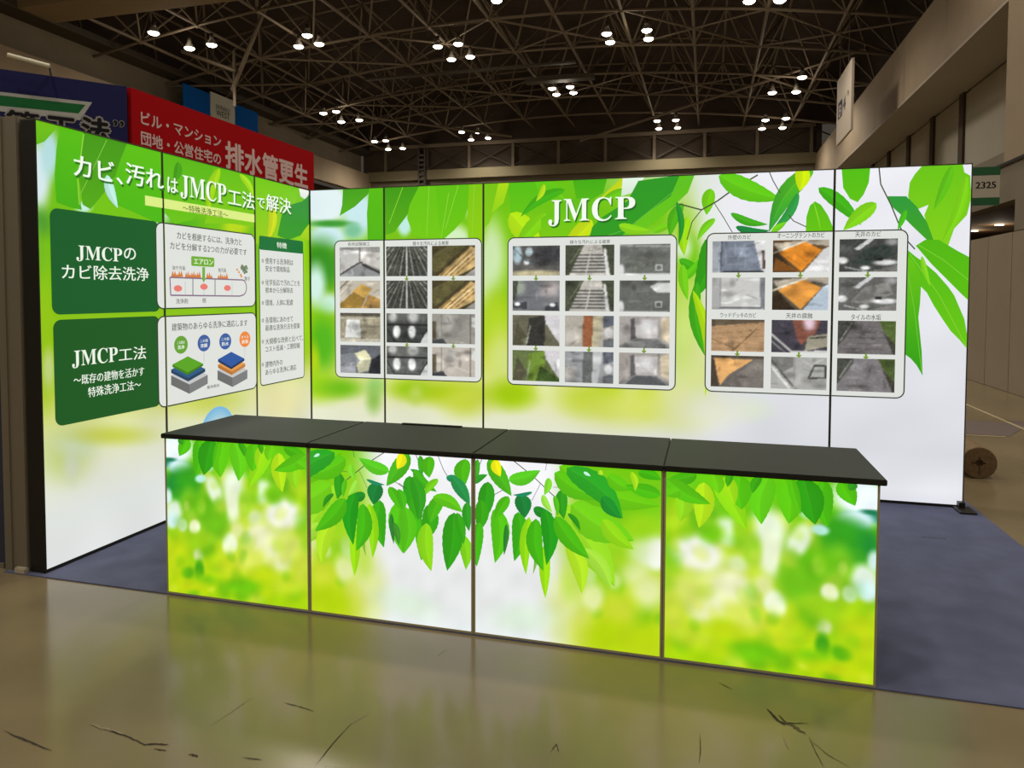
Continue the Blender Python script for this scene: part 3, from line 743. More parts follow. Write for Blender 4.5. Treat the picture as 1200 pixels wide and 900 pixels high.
blade(PB, TB, [(634, 256), (668, 232), (700, 234), (690, 270), (664, 281), (634, 281)], (92, 186, 8), (120, 196, 8))
leaf(PB, TB, (694, 258), (660, 290), 24, (186, 212, 14))
blade(PB, TB, [(730, 206), (757, 204), (747, 224), (728, 230)], (218, 234, 218))
blade(PB, TB, [(812, 200), (790, 206), (748, 212), (735, 236), (705, 255), (694, 266), (690, 282), (735, 280), (765, 262), (792, 240), (808, 218)], (40, 148, 32), (46, 152, 30))
blade(PB, TB, [(798, 202), (816, 200), (806, 226), (778, 252), (742, 279), (724, 281), (752, 254), (786, 230)], (88, 188, 20), (104, 194, 20))
twig(PB, TB, [(812, 206), (775, 236), (735, 268), (700, 281)], .006, (90, 180, 60))
leaf(PB, TB, (725, 264), (762, 270), 15, (132, 204, 20)); leaf(PB, TB, (765, 272), (790, 262), 10, (110, 196, 15))
leaf(PB, TB, (800, 238), (785, 278), 17, (72, 170, 12)); leaf(PB, TB, (806, 254), (802, 300), 18, (150, 210, 10)); leaf(PB, TB, (793, 236), (795, 288), 9, (30, 140, 40))
leaf(PB, TB, (833, 221), (828, 252), 19, (108, 194, 10)); leaf(PB, TB, (838, 256), (817, 282), 11, (112, 198, 20))
leaf(PB, TB, (796, 304), (826, 316), 14, (60, 168, 12)); leaf(PB, TB, (795, 330), (822, 300), 12, (90, 190, 12)); leaf(PB, TB, (832, 278), (811, 352), 30, (44, 152, 14), saw=.03)
leaf(PB, TB, (817, 330), (828, 420), 18, (60, 162, 18), saw=.03); leaf(PB, TB, (812, 340), (826, 465), 15, (160, 208, 10), tipcol=(180, 214, 20), saw=.03); leaf(PB, TB, (800, 310), (806, 352), 14, (110, 196, 20))
twig(PB, TB, [(796, 239), (822, 246), (840, 236), (858, 223), (888, 205)], .011); twig(PB, TB, [(822, 246), (811, 260), (805, 281)], .007); twig(PB, TB, [(837, 238), (848, 255), (858, 272)], .006)
leaf(PB, TB, (842, 206), (916, 234), 32, (92, 192, 14), saw=.02)
leaf(PB, TB, (953, 196), (901, 272), 27, (84, 180, 20), tipcol=(45, 150, 50), saw=.02); leaf(PB, TB, (940, 194), (937, 224), 22, (195, 224, 0), rib=False); leaf(PB, TB, (936, 226), (903, 272), 13, (42, 150, 62), rib=False)
leaf(PB, TB, (856, 250), (900, 263), 12, (62, 165, 22)); leaf(PB, TB, (862, 266), (902, 270), 12, (22, 122, 58), rib=False); leaf(PB, TB, (904, 272), (922, 260), 9, (112, 200, 20))
blade(PB, TB, [(945, 254), (949, 241), (955, 236), (962, 240), (970, 252), (976, 266), (978, 274), (944, 274)], (84, 184, 10), (100, 192, 10)); leaf(PB, TB, (953, 236), (962, 272), 2, (130, 205, 40), rib=False)
blade(PB, TB, [(986, 195), (1020, 194), (1018, 214), (1012, 228), (1005, 237), (996, 233), (988, 220)], (78, 186, 10), (92, 190, 10))
leaf(PB, TB, (959, 220), (1009, 264), 21, (60, 170, 16), bend=-.05, saw=.02); leaf(PB, TB, (1027, 238), (988, 270), 22, (122, 202, 20), saw=.03)
twig(PB, TB, [(900, 198), (906, 212), (914, 226)], .007); twig(PB, TB, [(924, 252), (930, 259), (945, 266)], .007)
twig(PB, TB, [(1030, 196), (1032, 216), (1044, 240), (1053, 262), (1061, 280), (1072, 292)], .009)
blade(PB, TB, [(1080, 195), (1100, 192), (1128, 192), (1130, 202), (1137, 206), (1138, 232), (1133, 252), (1118, 268), (1111, 288), (1098, 284), (1089, 278), (1083, 252), (1088, 240), (1076, 245), (1068, 240), (1064, 230), (1066, 214), (1072, 204)], (102, 192, 14), (128, 204, 20))
leaf(PB, TB, (1116, 194), (1094, 246), 14, (88, 182, 16)); leaf(PB, TB, (1133, 206), (1103, 286), 16, (118, 200, 16))
blade(PB, TB, [(1040, 230), (1062, 230), (1074, 242), (1086, 260), (1094, 282), (1087, 282), (1070, 266), (1056, 252), (1046, 243)], (42, 150, 58), (60, 160, 30))
leaf(PB, TB, (1062, 246), (1052, 270), 9, (66, 180, 22))
blade(PB, TB, [(1073, 288), (1084, 281), (1100, 281), (1122, 294), (1137, 302), (1137, 354), (1128, 346), (1112, 330), (1092, 310)], (80, 180, 10), (90, 186, 10)); twig(PB, TB, [(1076, 287), (1106, 305), (1137, 330)], .006, (120, 200, 50))
blade(PB, TB, [(1060, 290), (1072, 300), (1083, 308), (1097, 320), (1111, 336), (1118, 346), (1124, 360), (1130, 374), (1133, 392), (1135, 411), (1124, 398), (1114, 388), (1105, 375), (1094, 358), (1086, 343), (1079, 336), (1070, 318)], (80, 182, 14), (104, 196, 14)); twig(PB, TB, [(1066, 298), (1100, 345), (1134, 409)], .005, (130, 205, 50)); leaf(PB, TB, (1080, 300), (1090, 336), 8, (125, 205, 30))
blade(PB, TB, [(1056, 290), (1063, 298), (1071, 308), (1078, 322), (1079, 338), (1078, 356), (1076, 372), (1078, 392), (1080, 412), (1081, 440), (1074, 428), (1067, 420), (1056, 412)], (106, 196, 14), (46, 154, 18)); twig(PB, TB, [(1060, 300), (1071, 360), (1080, 436)], .005, (110, 195, 50))
seamB = [.006, .744, 1.665, 4.422, 5.333]
labB = ['narrow backlit panel right of the booth corner with one column of small photos',
        'backlit panel with two columns of small photos, second from the booth corner',
        'very wide backlit panel with large white capital letters in the back wall',
        'backlit panel at the right end of the back wall, big leaves over white']
BR, BE = [], []
for i in range(4):
    r, ext = light_panel(BACK, seamB[i], seamB[i+1], 'light_panel', labB[i], 'backlit panels of the back booth wall', back_col, PB, 0)
    BR.append(r); BE.append(ext)
bm = bmesh.new(); add_box(bm, -.05, .06, -.17, 0, 0, .012); add_box(bm, -.02, .02, -.05, 0, .012, .05)
bm_obj('foot_plate', bm, BLACK, BR[3]).location = (5.31-BR[3].location.x, -.0, .0065)

GY = lambda v: (v, v, v)
def A1_(s): return Pic((150, 148, 145), 5, s).poly((190, 188, 184), (0, .1), (.5, .15), (.5, .55), (0, .9)).poly((200, 196, 190), (.5, .15), (1, .2), (1, .75), (.5, .5)).poly((140, 140, 142), (0, 1), (.5, .52), (1, .85), (1, 1)).line((60, 60, 60), .018, (.0, .95), (.5, .52), (.55, .52)).line((50, 50, 50), .03, (.58, .6), (1, .88)).line((110, 110, 108), .02, (.5, 0), (.5, .5)).poly((225, 225, 222), (.1, .08), (.48, .12), (.48, .2), (.1, .25))
def A2_(s): return Pic((188, 180, 165), 6, s).poly((206, 164, 84), (.3, .4), (.55, .12), (.8, .3), (.62, .65)).poly((150, 118, 52), (.0, .85), (.33, .42), (.62, .66), (.52, 1), (0, 1)).poly((168, 130, 72), (.55, 1), (.72, .5), (1, .66), (1, 1)).line((95, 88, 78), .012, (0, .3), (.2, 0)).line((235, 225, 205), .01, (0, .5), (.3, .0)).line((120, 100, 60), .008, (.33, .42), (.62, .66), (.52, 1))
def A3_(s): return Pic((152, 144, 122), 12, s).poly((90, 84, 74), (0, 0), (1, 0), (1, .12), (0, .12)).poly((218, 218, 215), (.16, .22), (.5, .22), (.52, .86), (.12, .86)).poly((190, 184, 168), (0, .9), (1, .9), (1, 1), (0, 1)).line((200, 195, 180), .01, (0, .17), (1, .17))
def A4_(s): return Pic((95, 98, 104), 7, s).poly((125, 128, 134), (0, .35), (.4, .25), (.5, .6), (.2, 1), (0, 1)).poly((218, 214, 176), (.35, .3), (.62, .15), (.78, .45), (.5, .55)).poly((180, 178, 150), (.5, .55), (.78, .45), (.7, .9), (.45, 1), (.4, .7)).poly((38, 38, 46), (.78, .5), (1, .3), (1, 1), (.7, 1)).poly((150, 152, 158), (0, .75), (.35, .6), (.4, 1), (0, 1))
def ESC(s, k): 
    p = Pic((58, 60, 54) if k else (62, 64, 58), 14, s)
    for i in range(-7, 8): p.line((165, 165, 158) if i % 2 else (110, 110, 100), .011, (.5+i*.055, 0), (.5+i*.17, 1))
    return p.line((200, 200, 195), .025, (.5, 0), (.5, 1)).line((70, 70, 66), .008, (.5, 0), (.5, 1))
def CARF(s, k): return Pic((66, 68, 66) if not k else (92, 94, 92), 6, s).blob((.5, .1, .6, .2, (100, 100, 98)), (.25, .62, .09, .22, (225, 226, 224), .3), (.62, .62, .09, .22, (225, 226, 224), .3), (.15, .12, .1, .16, (190, 190, 188)), (.65, .12, .12, .18, (190, 190, 188))).poly((205, 205, 205), (.8, 1), (.95, .6), (1, .65), (1, 1)).line((30, 30, 30), .02, (0, .38), (1, .38)).line((40, 40, 40), .012, (.0, .5), (.2, 1), (.8, 1), (1, .5))
def WOOD(s, k):
    p = Pic((70, 62, 38), 8, s).poly((196, 166, 112), (.15, 1), (.9, .02), (1, .1), (1, .7), (.6, 1)).poly((150, 145, 140), (.75, 1), (1, .75), (1, 1)).poly((90, 84, 50), (0, .3), (.4, 0), (.8, 0), (.1, .9), (0, .8))
    for i in range(4): p.line((120, 92, 50), .01, (.2+i*.12, 1-.02*i), (.88+i*.04, .05+.12*i))
    p.line((230, 205, 155), .015, (.35, 1), (1, .2)); return p
def ROOM(s, k): return Pic((150, 147, 140) if not k else (186, 178, 168), 5, s).blob((.6, .2, .2, .4, (130, 128, 122) if not k else (196, 188, 178), .9), (.4, .3, .1, .3, (172, 170, 164), .8)).poly((92, 82, 66), (0, .25), (.1, .25), (.1, .85), (0, .9)).poly((60, 62, 66), (0, .9), (.25, .82), (.35, 1), (0, 1)).line((90, 84, 76), .012, (.9, 0), (.9, 1)).poly((215, 215, 210), (.92, .1), (1, .1), (1, .45), (.92, .4)).line((120, 118, 112), .006, (.22, 0), (.22, .85))
def B11(s): return Pic((86, 84, 82), 7, s).blob((.75, .3, .3, .3, (55, 55, 58)), (.1, .3, .1, .3, (168, 188, 196), .3), (.35, .2, .08, .15, (165, 182, 188), .3), (.5, .95, .6, .12, (185, 176, 140), .5), (.3, .55, .06, .08, GY(225))).line((70, 90, 95), .012, (0, .05), (.3, .5), (.5, .6))
def B12(s):
    p = Pic((70, 74, 58), 9, s).poly((182, 178, 170), (.08, 1), (.38, 0), (.75, 0), (.86, 1))
    for i in range(9):
        q = i/9; p.line((84, 84, 80), .006+.012*q, (.38-.3*q, q), (.76+.09*q, q))
    return p.line((200, 198, 190), .012, (.55, 0), (.42, 1)).poly((215, 215, 212), (.78, .1), (.83, .1), (.92, 1), (.84, 1)).line((120, 125, 100), .01, (.1, .6), (.33, .05))
def B13(s, k=0):
    p = Pic((112, 114, 110) if not k else (100, 102, 98), 6, s)
    if not k: p.blob((.3, .6, .15, .3, (92, 95, 88), 1), (.6, .5, .2, .3, (98, 100, 94), 1)).poly((150, 150, 146), (.0, 0), (1, .05), (1, .12), (0, .06)).poly((205, 206, 204), (0, 1), (0, .94), (1, .94), (1, 1))
    else: p.poly((205, 208, 205), (.6, .2), (.75, .08), (1, .08), (1, .4), (.75, .4)).line((160, 160, 158), .012, (.05, .98), (.95, .98))
    return p.line((215, 215, 212), .014, (.72, .68), (.84, .68), (.84, .84), (.72, .84), (.72, .68)).blob((.03, .85, .06, .2, GY(215), .3))
def B21(s): return Pic((110, 112, 116), 5, s).blob((.8, .25, .2, .3, (160, 152, 150), .8), (.15, .2, .12, .25, (150, 158, 145), .5)).poly((72, 76, 66), (.0, 0), (.12, 0), (.08, .5), (0, .7)).poly((60, 62, 66), (0, .75), (.3, .7), (.3, .95), (0, .9)).poly((60, 62, 66), (.7, .85), (.95, .7), (1, 1), (.7, 1)).blob((.1, .78, .06, .06, GY(230), .3), (.85, .8, .06, .06, GY(230), .3))
def B31(s, k=0):
    base = (100, 98, 80) if not k else (98, 112, 66)
    p = Pic(base, 6, s).poly((52, 52, 48) if not k else (112, 142, 52), (.35, .1), (.7, .0), (.68, 1), (.3, 1)).poly((200, 198, 200), (.7, .2), (1, .1), (1, .9), (.85, .6)).poly((210, 205, 210), (.68, 0), (1, 0), (1, .2), (.72, .3))
    if k: p.poly((62, 84, 36), (.5, 1), (.6, .5), (1, .9), (1, 1))
    return p.line((165, 170, 150), .012, (.3, .95), (.38, .35)).poly((80, 78, 60), (0, 1), (.1, .2), (.3, .7), (.2, 1))
def B32(s, k=0):
    p = Pic((172, 166, 156) if not k else (150, 152, 154), 6, s)
    p.poly((150, 94, 62) if not k else (98, 100, 98), (.38, 0), (.58, 0), (.56, 1), (.36, 1)).poly((188, 180, 150) if not k else (182, 184, 184), (.58, 0), (.78, 0), (.68, 1), (.56, 1)).poly((92, 96, 106), (.8, 0), (1, 0), (1, .3), (.78, .4)).blob((.9, .55, .08, .15, GY(215), .3), (.1, .7, .12, .2, (196, 190, 182), .7)).poly((100, 104, 108), (.8, .75), (1, .72), (1, 1), (.78, 1)); return p
def B33(s, k=0): return Pic((168, 162, 158) if not k else (158, 152, 146), 5, s).poly((190, 186, 184), (.3, .1), (.78, .1), (.76, .7), (.32, .7)).poly((130, 128, 126), (0, .95), (.32, .68), (.76, .7), (1, .95), (1, 1), (0, 1)).poly((96, 94, 96), (.22, .1), (.3, .05), (.34, .68), (.24, .75)).poly((200, 186, 160), (.82, .1), (1, 0), (1, .85), (.84, .68)).blob((.55, .35, .1, .2, GY(218), .9)).poly((86, 88, 90) if k else (112, 112, 112), (.12, 1), (.33, .72), (.76, .74), (.95, 1))
def C11(s): 
    p = Pic((120, 128, 142), 6, s).poly((216, 216, 216), (.78, 0), (1, 0), (1, 1), (.92, .9)).poly((160, 166, 174), (0, 0), (.16, 0), (.16, 1), (0, 1)).line((60, 62, 66), .018, (.2, .97), (.95, .97)).line((70, 76, 84), .01, (.18, 0), (.16, 1))
    for i in range(3): p.line((142, 150, 162), .007, (.25+.18*i, .1), (.27+.18*i, .85)); p.line((142, 150, 162), .006, (.2, .25+.25*i), (.85, .22+.25*i))
    return p.poly((90, 70, 66), (.93, .3), (.98, .3), (1, .9), (.95, .9))
def C12(s): return Pic((196, 196, 194), 3, s).poly((168, 168, 168), (0, 0), (.16, 0), (.18, 1), (0, 1)).line((95, 96, 98), .02, (.16, .95), (.92, .95)).line((140, 140, 142), .012, (.17, 0), (.17, .95)).poly((120, 122, 128), (.9, .0), (1, 0), (1, 1), (.92, .9))
def C13(s, k=0): 
    p = Pic((176, 142, 106) if not k else (104, 98, 94), 6, s)
    if not k:
        p.poly((92, 80, 64), (0, 0), (1, 0), (1, .08), (0, .22)); 
        for i in range(5): p.line((150, 118, 84), .008, (0, .3+i*.16), (1, .1+.2*i))
        p.line((110, 84, 56), .01, (.4, 1), (.85, .3)).line((110, 84, 56), .008, (0, .62), (.5, .95))
    else:
        p.poly((226, 172, 108), (.06, .08), (.8, .12), (.35, .6), (.18, .95), (.12, .6)).poly((82, 72, 60), (0, 0), (1, 0), (1, .08), (0, .08)).poly((120, 114, 108), (.85, .1), (1, .1), (1, 1), (.6, 1), (.5, .6)).poly((70, 60, 50), (0, .1), (.06, .1), (.16, 1), (0, 1))
    return p
def C21(s, k=0):
    p = Pic((92, 70, 44) if not k else (84, 80, 66), 6, s).poly((176, 166, 150), (0, .1), (.6, 0), (1, 0), (1, .2), (.6, .12), (.12, .35)).poly((216, 134, 42) if not k else (222, 150, 66), (.1, .38), (.58, .06), (.88, .32), (.52, .98)).line((232, 225, 205), .012, (.0, .4), (.62, .02)).poly((206, 206, 206) if not k else (178, 192, 206), (.55, 1), (.9, .3), (1, .2), (1, 1)).poly((52, 40, 26), (0, .45), (.1, .42), (.42, 1), (0, 1))
    if not k: 
        p.poly((122, 76, 30), (.05, .55), (.5, .98), (.0, .98))
        for i in range(3): p.line((180, 104, 28), .007, (.25+.15*i, .5-.1*i), (.5+.1*i, .8-.12*i))
    return p
def C23(s, k=0):
    if not k: return Pic((66, 62, 72), 5, s).poly((130, 80, 66), (.38, 0), (.88, 0), (.8, .4), (.55, .75), (.46, .6)).blob((.68, .1, .1, .2, (226, 200, 214), .7)).poly((150, 146, 128), (.65, .5), (1, .4), (1, .8), (.6, .95)).line((30, 30, 30), .012, (.7, .55), (.98, .5)).line((190, 190, 184), .02, (0, .45), (.35, .95)).line((150, 150, 146), .012, (.0, .65), (.25, 1)).poly((205, 205, 202), (.35, .95), (1, .92), (1, 1), (.35, 1))
    return Pic((168, 168, 164), 4, s).poly((120, 120, 116), (0, 0), (.4, 0), (.4, .3), (.2, .5), (0, .2)).line((90, 90, 86), .02, (0, .1), (.4, .9)).line((215, 215, 210), .02, (0, .3), (.35, 1)).line((60, 60, 60), .014, (.68, .65), (.78, .25), (.98, .25), (.98, .62), (.68, .65)).poly((150, 150, 146), (.4, 0), (.44, 0), (.44, .7), (.4, .8))
def C31(s, k=0): return Pic((66, 68, 66) if not k else (96, 96, 94), 8, s).poly((200, 202, 202), (.25, .3), (.5, 0), (.6, 0), (.35, .35)).poly((52, 62, 58) if not k else (128, 128, 124), (.2, .75), (.45, .3), (.85, .15), (.95, .5), (.5, .8)).blob((.05, .65, .1, .1, GY(215), .3), (.8, .72, .2, .08, GY(222), .4), (.45, .88, .08, .06, GY(222), .4), (.9, .1, .1, .1, GY(150), .6)).line((180, 182, 180), .012, (.1, .85), (.35, .95), (.5, 1)).poly((30, 30, 30), (.62, .6), (.74, .58), (.76, .66), (.64, .68)).poly((120, 118, 116), (.5, 1), (1, .8), (1, 1))
def C33(s, k=0):
    p = Pic((112, 108, 108) if not k else (122, 118, 120), 8, s).poly((70, 72, 66), (0, 0), (.28, 0), (.3, .12), (.0, .8)).poly((78, 96, 48), (.7, 0), (1, 0), (1, .75), (.8, .3)).poly((60, 58, 50), (.78, .3), (1, .7), (1, 1), (.97, 1)).line((180, 178, 176), .007, (.25, .05), (.05, .6))
    if not k:
        for i in range(5): p.line((92, 88, 88), .007, (.3-.05*i, .2+.16*i), (.75+.04*i, .18+.17*i))
    return p.line((150, 148, 148), .006, (.6, .1), (.55, .3), (.7, .35))
def photo_card(root, ext, box_, us, vs_, pics, arrows, caps, parts=None):
    c = card(BACK, ext, root, *box_)
    for ci, (ua, ub) in enumerate(us):
        for ri, (va, vb) in enumerate(vs_): 
            if pics[ci] is not None: photo(pics[ci][ri], BACK, ua, ub, va, vb, c)
    P = Paint(); any_ = False
    for ci in arrows:
        ua, ub = us[ci]; m_ = (ua+ub)/2
        for ra in (0, 2):
            y_ = (vs_[ra][0]+vs_[ra+1][1])/2; P.poly([(m_-.022, y_), (m_+.022, y_), (m_, y_-.024)], (120, 150, 50), .0085); P.rect(m_-.007, m_+.007, y_, y_+.022, (120, 150, 50), .0085); any_ = True
    if any_: tag(P.mesh('arrows', BACK, ext, PRINT, c), kind='stuff')
    if caps: lettering('card_lettering', caps, BACK, c, h=.0085)
    return c
def cu(xa, xb, y): return (BACK.uv(xa, y)[0], BACK.uv(xb, y)[0])
def cv(x, ya, yb): return (BACK.uv(x, yb)[1], BACK.uv(x, ya)[1])
# card A over the seam between the two left panels
bxA = (*cu(393.7, 564, 365), *cv(394, 283, 441))
vA = [cv(399, a, b) for a, b in ((290, 324), (329, 361), (366.5, 400), (404, 436.5))]
photo_card(BR[0], BE[0], bxA, [cu(399, 446, 360)], vA, [[A1_(1), A2_(2), A3_(3), A4_(4)]], [], [fit(BACK, '各所試験施工', 408, 284, 288.5, 434, INK, .006)])
photo_card(BR[1], BE[1], bxA, [cu(453.3, 501.4, 360), cu(506.7, 557, 360)], vA, [[ESC(5, 0), ESC(6, 1), CARF(7, 0), CARF(8, 1)], [WOOD(9, 0), WOOD(10, 1), ROOM(11, 0), ROOM(12, 1)]], [0, 1], [fit(BACK, '様々な汚れによる被害', 484, 283, 288, 526, INK, .006)])
# card B and the big letters
bxB = (*cu(596, 791.5, 365), *cv(596, 279.5, 449.5))
vB = [cv(601, a, b) for a, b in ((288.5, 323), (329, 364), (369, 404.5), (410, 445.5))]
photo_card(BR[2], BE[2], bxB, [cu(601, 656, 360), cu(662.5, 719.5, 360), cu(726, 785, 360)], vB,
    [[B11(13), B21(14), B31(15), B31(16, 1)], [B12(17), B12(18), B32(19), B32(20, 1)], [B13(21), B13(22, 1), B33(23), B33(24, 1)]], [0, 1, 2], [fit(BACK, '様々な汚れによる被害', 668, 281.5, 286, 715, INK, .006)])
ti = [fit(BACK, SERIF['J'], 643, 235, 265.5, 658, HW, 0), fit(BACK, SERIF['M'], 661, 233.5, 259, 690, HW, 0), fit(BACK, SERIF['C'], 694, 231.5, 259.5, 717, HW, 0), fit(BACK, SERIF['P'], 721, 231, 257, 744.5, HW, 0)]
ti = [(t, a, b, c, d, col, 0) for t, a, b, c, d, col, bo in ti]
lettering('headline', [[(t, a+.01, b+.01, c-.014, d-.014, (30, 100, 25), bo, .0065), (t, a, b, c, d, col, bo, .0082)] for t, a, b, c, d, col, bo in ti], BACK, BR[2])
# card C over the right hand seam
bxC = (*cu(828, 1060.5, 370), *cv(828, 274.5, 457.5))
vC = [cv(834, a, b) for a, b in ((283, 319.5), (325.5, 362.5), (374, 411), (416, 452.6))]
K = .006
photo_card(BR[2], BE[2], bxC, [cu(834, 896, 365), cu(904.5, 970, 365)], vC, [[C11(25), C12(26), C13(27), C13(28, 1)], [C21(29), C21(30, 1), C23(31), C23(32, 1)]], [0, 1],
    [fit(BACK, '外壁のカビ', 853, 275.5, 281, 880, INK, K), fit(BACK, 'オーニングテントのカビ', 911, 273, 279.5, 966, INK, K), fit(BACK, 'ウッドデッキのカビ', 844, 366, 372, 886, INK, K), fit(BACK, '天井の腐蝕', 921, 366.5, 373, 952, INK, K)])
photo_card(BR[3], BE[3], bxC, [cu(982, 1050, 365)], vC, [[C31(33), C31(34, 1), C33(35), C33(36, 1)]], [0], [fit(BACK, '天井のカビ', 1002, 271.5, 278, 1032, INK, K), fit(BACK, 'タイルの水垢', 997, 368, 375, 1032, INK, K)])

# ---------------- counters
cx_ = [.832, 1.664, 2.503, 3.348, 4.178]; CH = .8387; TH = .024; YB = YC+.594
def z1(x, y):   # drawing coordinates of the first counter to 0..1
    u = (x-42)/541; t_ = 132+(x-42)*.068; b_ = 732+(x-42)*.118; return u, 1-(y-t_)/(b_-t_)
def z3(x, y):
    u = (x-278)/604; t_ = 178+(x-278)*.053; b_ = 775+(x-278)*.122; return u, 1-(y-t_)/(b_-t_)
def counter_print(kind, u0, u1, v0, v1, mirror):
    f = (lambda k: (u1-k[0]*(u1-u0), v0+k[1]*(v1-v0))) if mirror else (lambda k: (u0+k[0]*(u1-u0), v0+k[1]*(v1-v0)))
    P = Paint(); LH[0] = 0
    if kind == 1:
        T_ = lambda x, y: f(z1(x, y))
        def colf(G):
            k = (G[:, 0]-u0)/(u1-u0); k = 1-k if mirror else k; q = (G[:, 1]-v0)/(v1-v0)
            X = 42+k*541; t_ = 132+(X-42)*.068; b_ = 732+(X-42)*.118; Y = t_+(1-q)*(b_-t_)
            c = ramp(1-q, [(0, (100, 200, 12)), (.4, (120, 202, 20)), (.6, (168, 214, 30)), (.85, (178, 216, 8)), (1, (168, 212, 5))])
            GC = [(70, 170, 8), (190, 218, 0), (100, 190, 8), (222, 228, 90), (60, 160, 12), (160, 210, 0)]
            c = soft(X, Y, c, dapple(42, 583, 280, 760, 70, 14, 44, GC, 21, .5))
            return soft(X, Y, c, [
                (330, 480, 170, 130, (190, 218, 60), .7), (80, 175, 70, 60, (238, 250, 255), .4), (60, 232, 60, 14, (20, 130, 90), .5), (92, 245, 44, 30, (216, 242, 250), .4), (50, 215, 30, 8, (20, 120, 80), .5),
                (92, 315, 72, 58, (24, 140, 50), .55), (130, 300, 50, 60, (50, 160, 25), .7), (46, 360, 16, 30, (205, 235, 225), .5), (70, 420, 34, 44, (222, 240, 222), .45), (62, 455, 26, 30, (210, 240, 240), .5),
                (180, 290, 22, 16, (185, 235, 225), .4), (215, 240, 16, 22, (170, 225, 170), .5),
                (130, 380, 30, 50, (120, 195, 30), .7), (122, 398, 12, 20, (185, 220, 90), .6), (215, 410, 80, 80, (95, 180, 15), .7), (180, 400, 18, 30, (140, 205, 40), .6),
                (232, 335, 26, 58, (224, 240, 212), .45, -20), (310, 315, 44, 66, (228, 242, 214), .5), (302, 395, 30, 66, (230, 240, 205), .5), (252, 420, 24, 50, (140, 200, 30), .7), (388, 438, 26, 26, (208, 228, 160), .6),
                (418, 340, 32, 44, (216, 240, 200), .45), (380, 330, 22, 50, (150, 210, 30), .6), (350, 380, 22, 50, (150, 208, 40), .7), (495, 428, 68, 62, (242, 243, 232), .4), (455, 350, 30, 30, (130, 204, 20), .7),
                (430, 535, 80, 60, (226, 234, 160), .6), (400, 510, 40, 50, (232, 236, 190), .6), (470, 600, 50, 60, (236, 240, 200), .5, -20), (320, 492, 24, 30, (222, 232, 150), .6), (290, 545, 30, 44, (236, 246, 214), .35),
                (103, 472, 19, 26, (222, 238, 200), .4), (152, 478, 22, 28, (232, 242, 224), .35), (166, 585, 20, 24, (205, 222, 160), .5), (240, 470, 40, 60, (110, 190, 20), .7), (205, 565, 34, 40, (112, 186, 15), .7), (160, 530, 60, 30, (150, 205, 20), .8),
                (80, 590, 44, 70, (188, 212, 15), .7), (300, 630, 60, 50, (196, 218, 30), .8), (375, 610, 50, 44, (214, 228, 90), .8), (500, 700, 70, 40, (190, 216, 40), .8), (168, 648, 18, 40, (62, 160, 15), .5), (124, 658, 26, 22, (84, 175, 10), .6), (190, 690, 40, 22, (120, 198, 10), .8),
                (350, 712, 64, 34, (112, 194, 8), .7), (420, 660, 50, 30, (190, 216, 20), .8), (130, 710, 70, 20, (190, 214, 10), .8), (520, 560, 50, 70, (206, 220, 100), .8), (550, 330, 40, 40, (170, 214, 30), .8), (560, 640, 30, 60, (196, 214, 60), .8)]+dapple(42, 583, 300, 740, 40, 14, 28, GC, 22, .3))*mottle(G, .12, .02, 5)[:, None]
        for b, t, w_, c_ in [((450, 165), (366, 325), 66, (140, 214, 18)), ((480, 190), (492, 342), 60, (172, 220, 22)), ((540, 230), (545, 330), 50, (140, 210, 25)), ((310, 145), (328, 300), 72, (94, 200, 18)), ((270, 148), (258, 285), 76, (90, 194, 10)),
                ((385, 155), (380, 262), 74, (82, 190, 10)), ((420, 160), (398, 250), 46, (150, 215, 18)), ((172, 138), (160, 280), 62, (70, 182, 10)), ((225, 138), (192, 276), 84, (42, 154, 14)), ((255, 140), (228, 250), 30, (80, 185, 10)), ((130, 132), (95, 202), 54, (78, 188, 10)), ((95, 134), (110, 158), 26, (50, 150, 30)),
                ((500, 166), (584, 200), 44, (68, 172, 12)), ((583, 195), (462, 258), 60, (84, 186, 12)), ((332, 148), (352, 205), 26, (56, 160, 16)), ((408, 150), (418, 195), 22, (60, 165, 14)), ((455, 160), (440, 220), 44, (104, 200, 12)), ((545, 225), (583, 250), 40, (92, 192, 14))]:
            leaf(P, T_, b, t, w_*1.15, c_)
    else:
        T_ = lambda x, y: f(z3(x, y))
        def colf(G):
            k = (G[:, 0]-u0)/(u1-u0); k = 1-k if mirror else k; q = (G[:, 1]-v0)/(v1-v0)
            if kind == 2: k = (k-.10)/1.05
            X = 278+k*604; t_ = 178+(X-278)*.053; b_ = 775+(X-278)*.122; Y = t_+(1-q)*(b_-t_)
            t = np.clip((X-520)/150, 0, 1)[:, None]; t = t*t*(3-2*t)
            c = ramp(1-q, [(0, (244, 245, 250)), (.4, (232, 232, 234)), (.9, (224, 228, 228)), (1, (232, 238, 240))])*(1-t)+ramp(1-q, [(0, (110, 198, 12)), (.35, (140, 208, 20)), (.6, (190, 214, 60)), (.85, (182, 212, 20)), (1, (186, 214, 20))])*t
            c = soft(X, Y, c, dapple(640, 890, 230, 800, 50, 14, 40, [(90, 186, 8), (190, 220, 20), (130, 206, 15), (210, 226, 90), (165, 210, 5)], 23, .45))
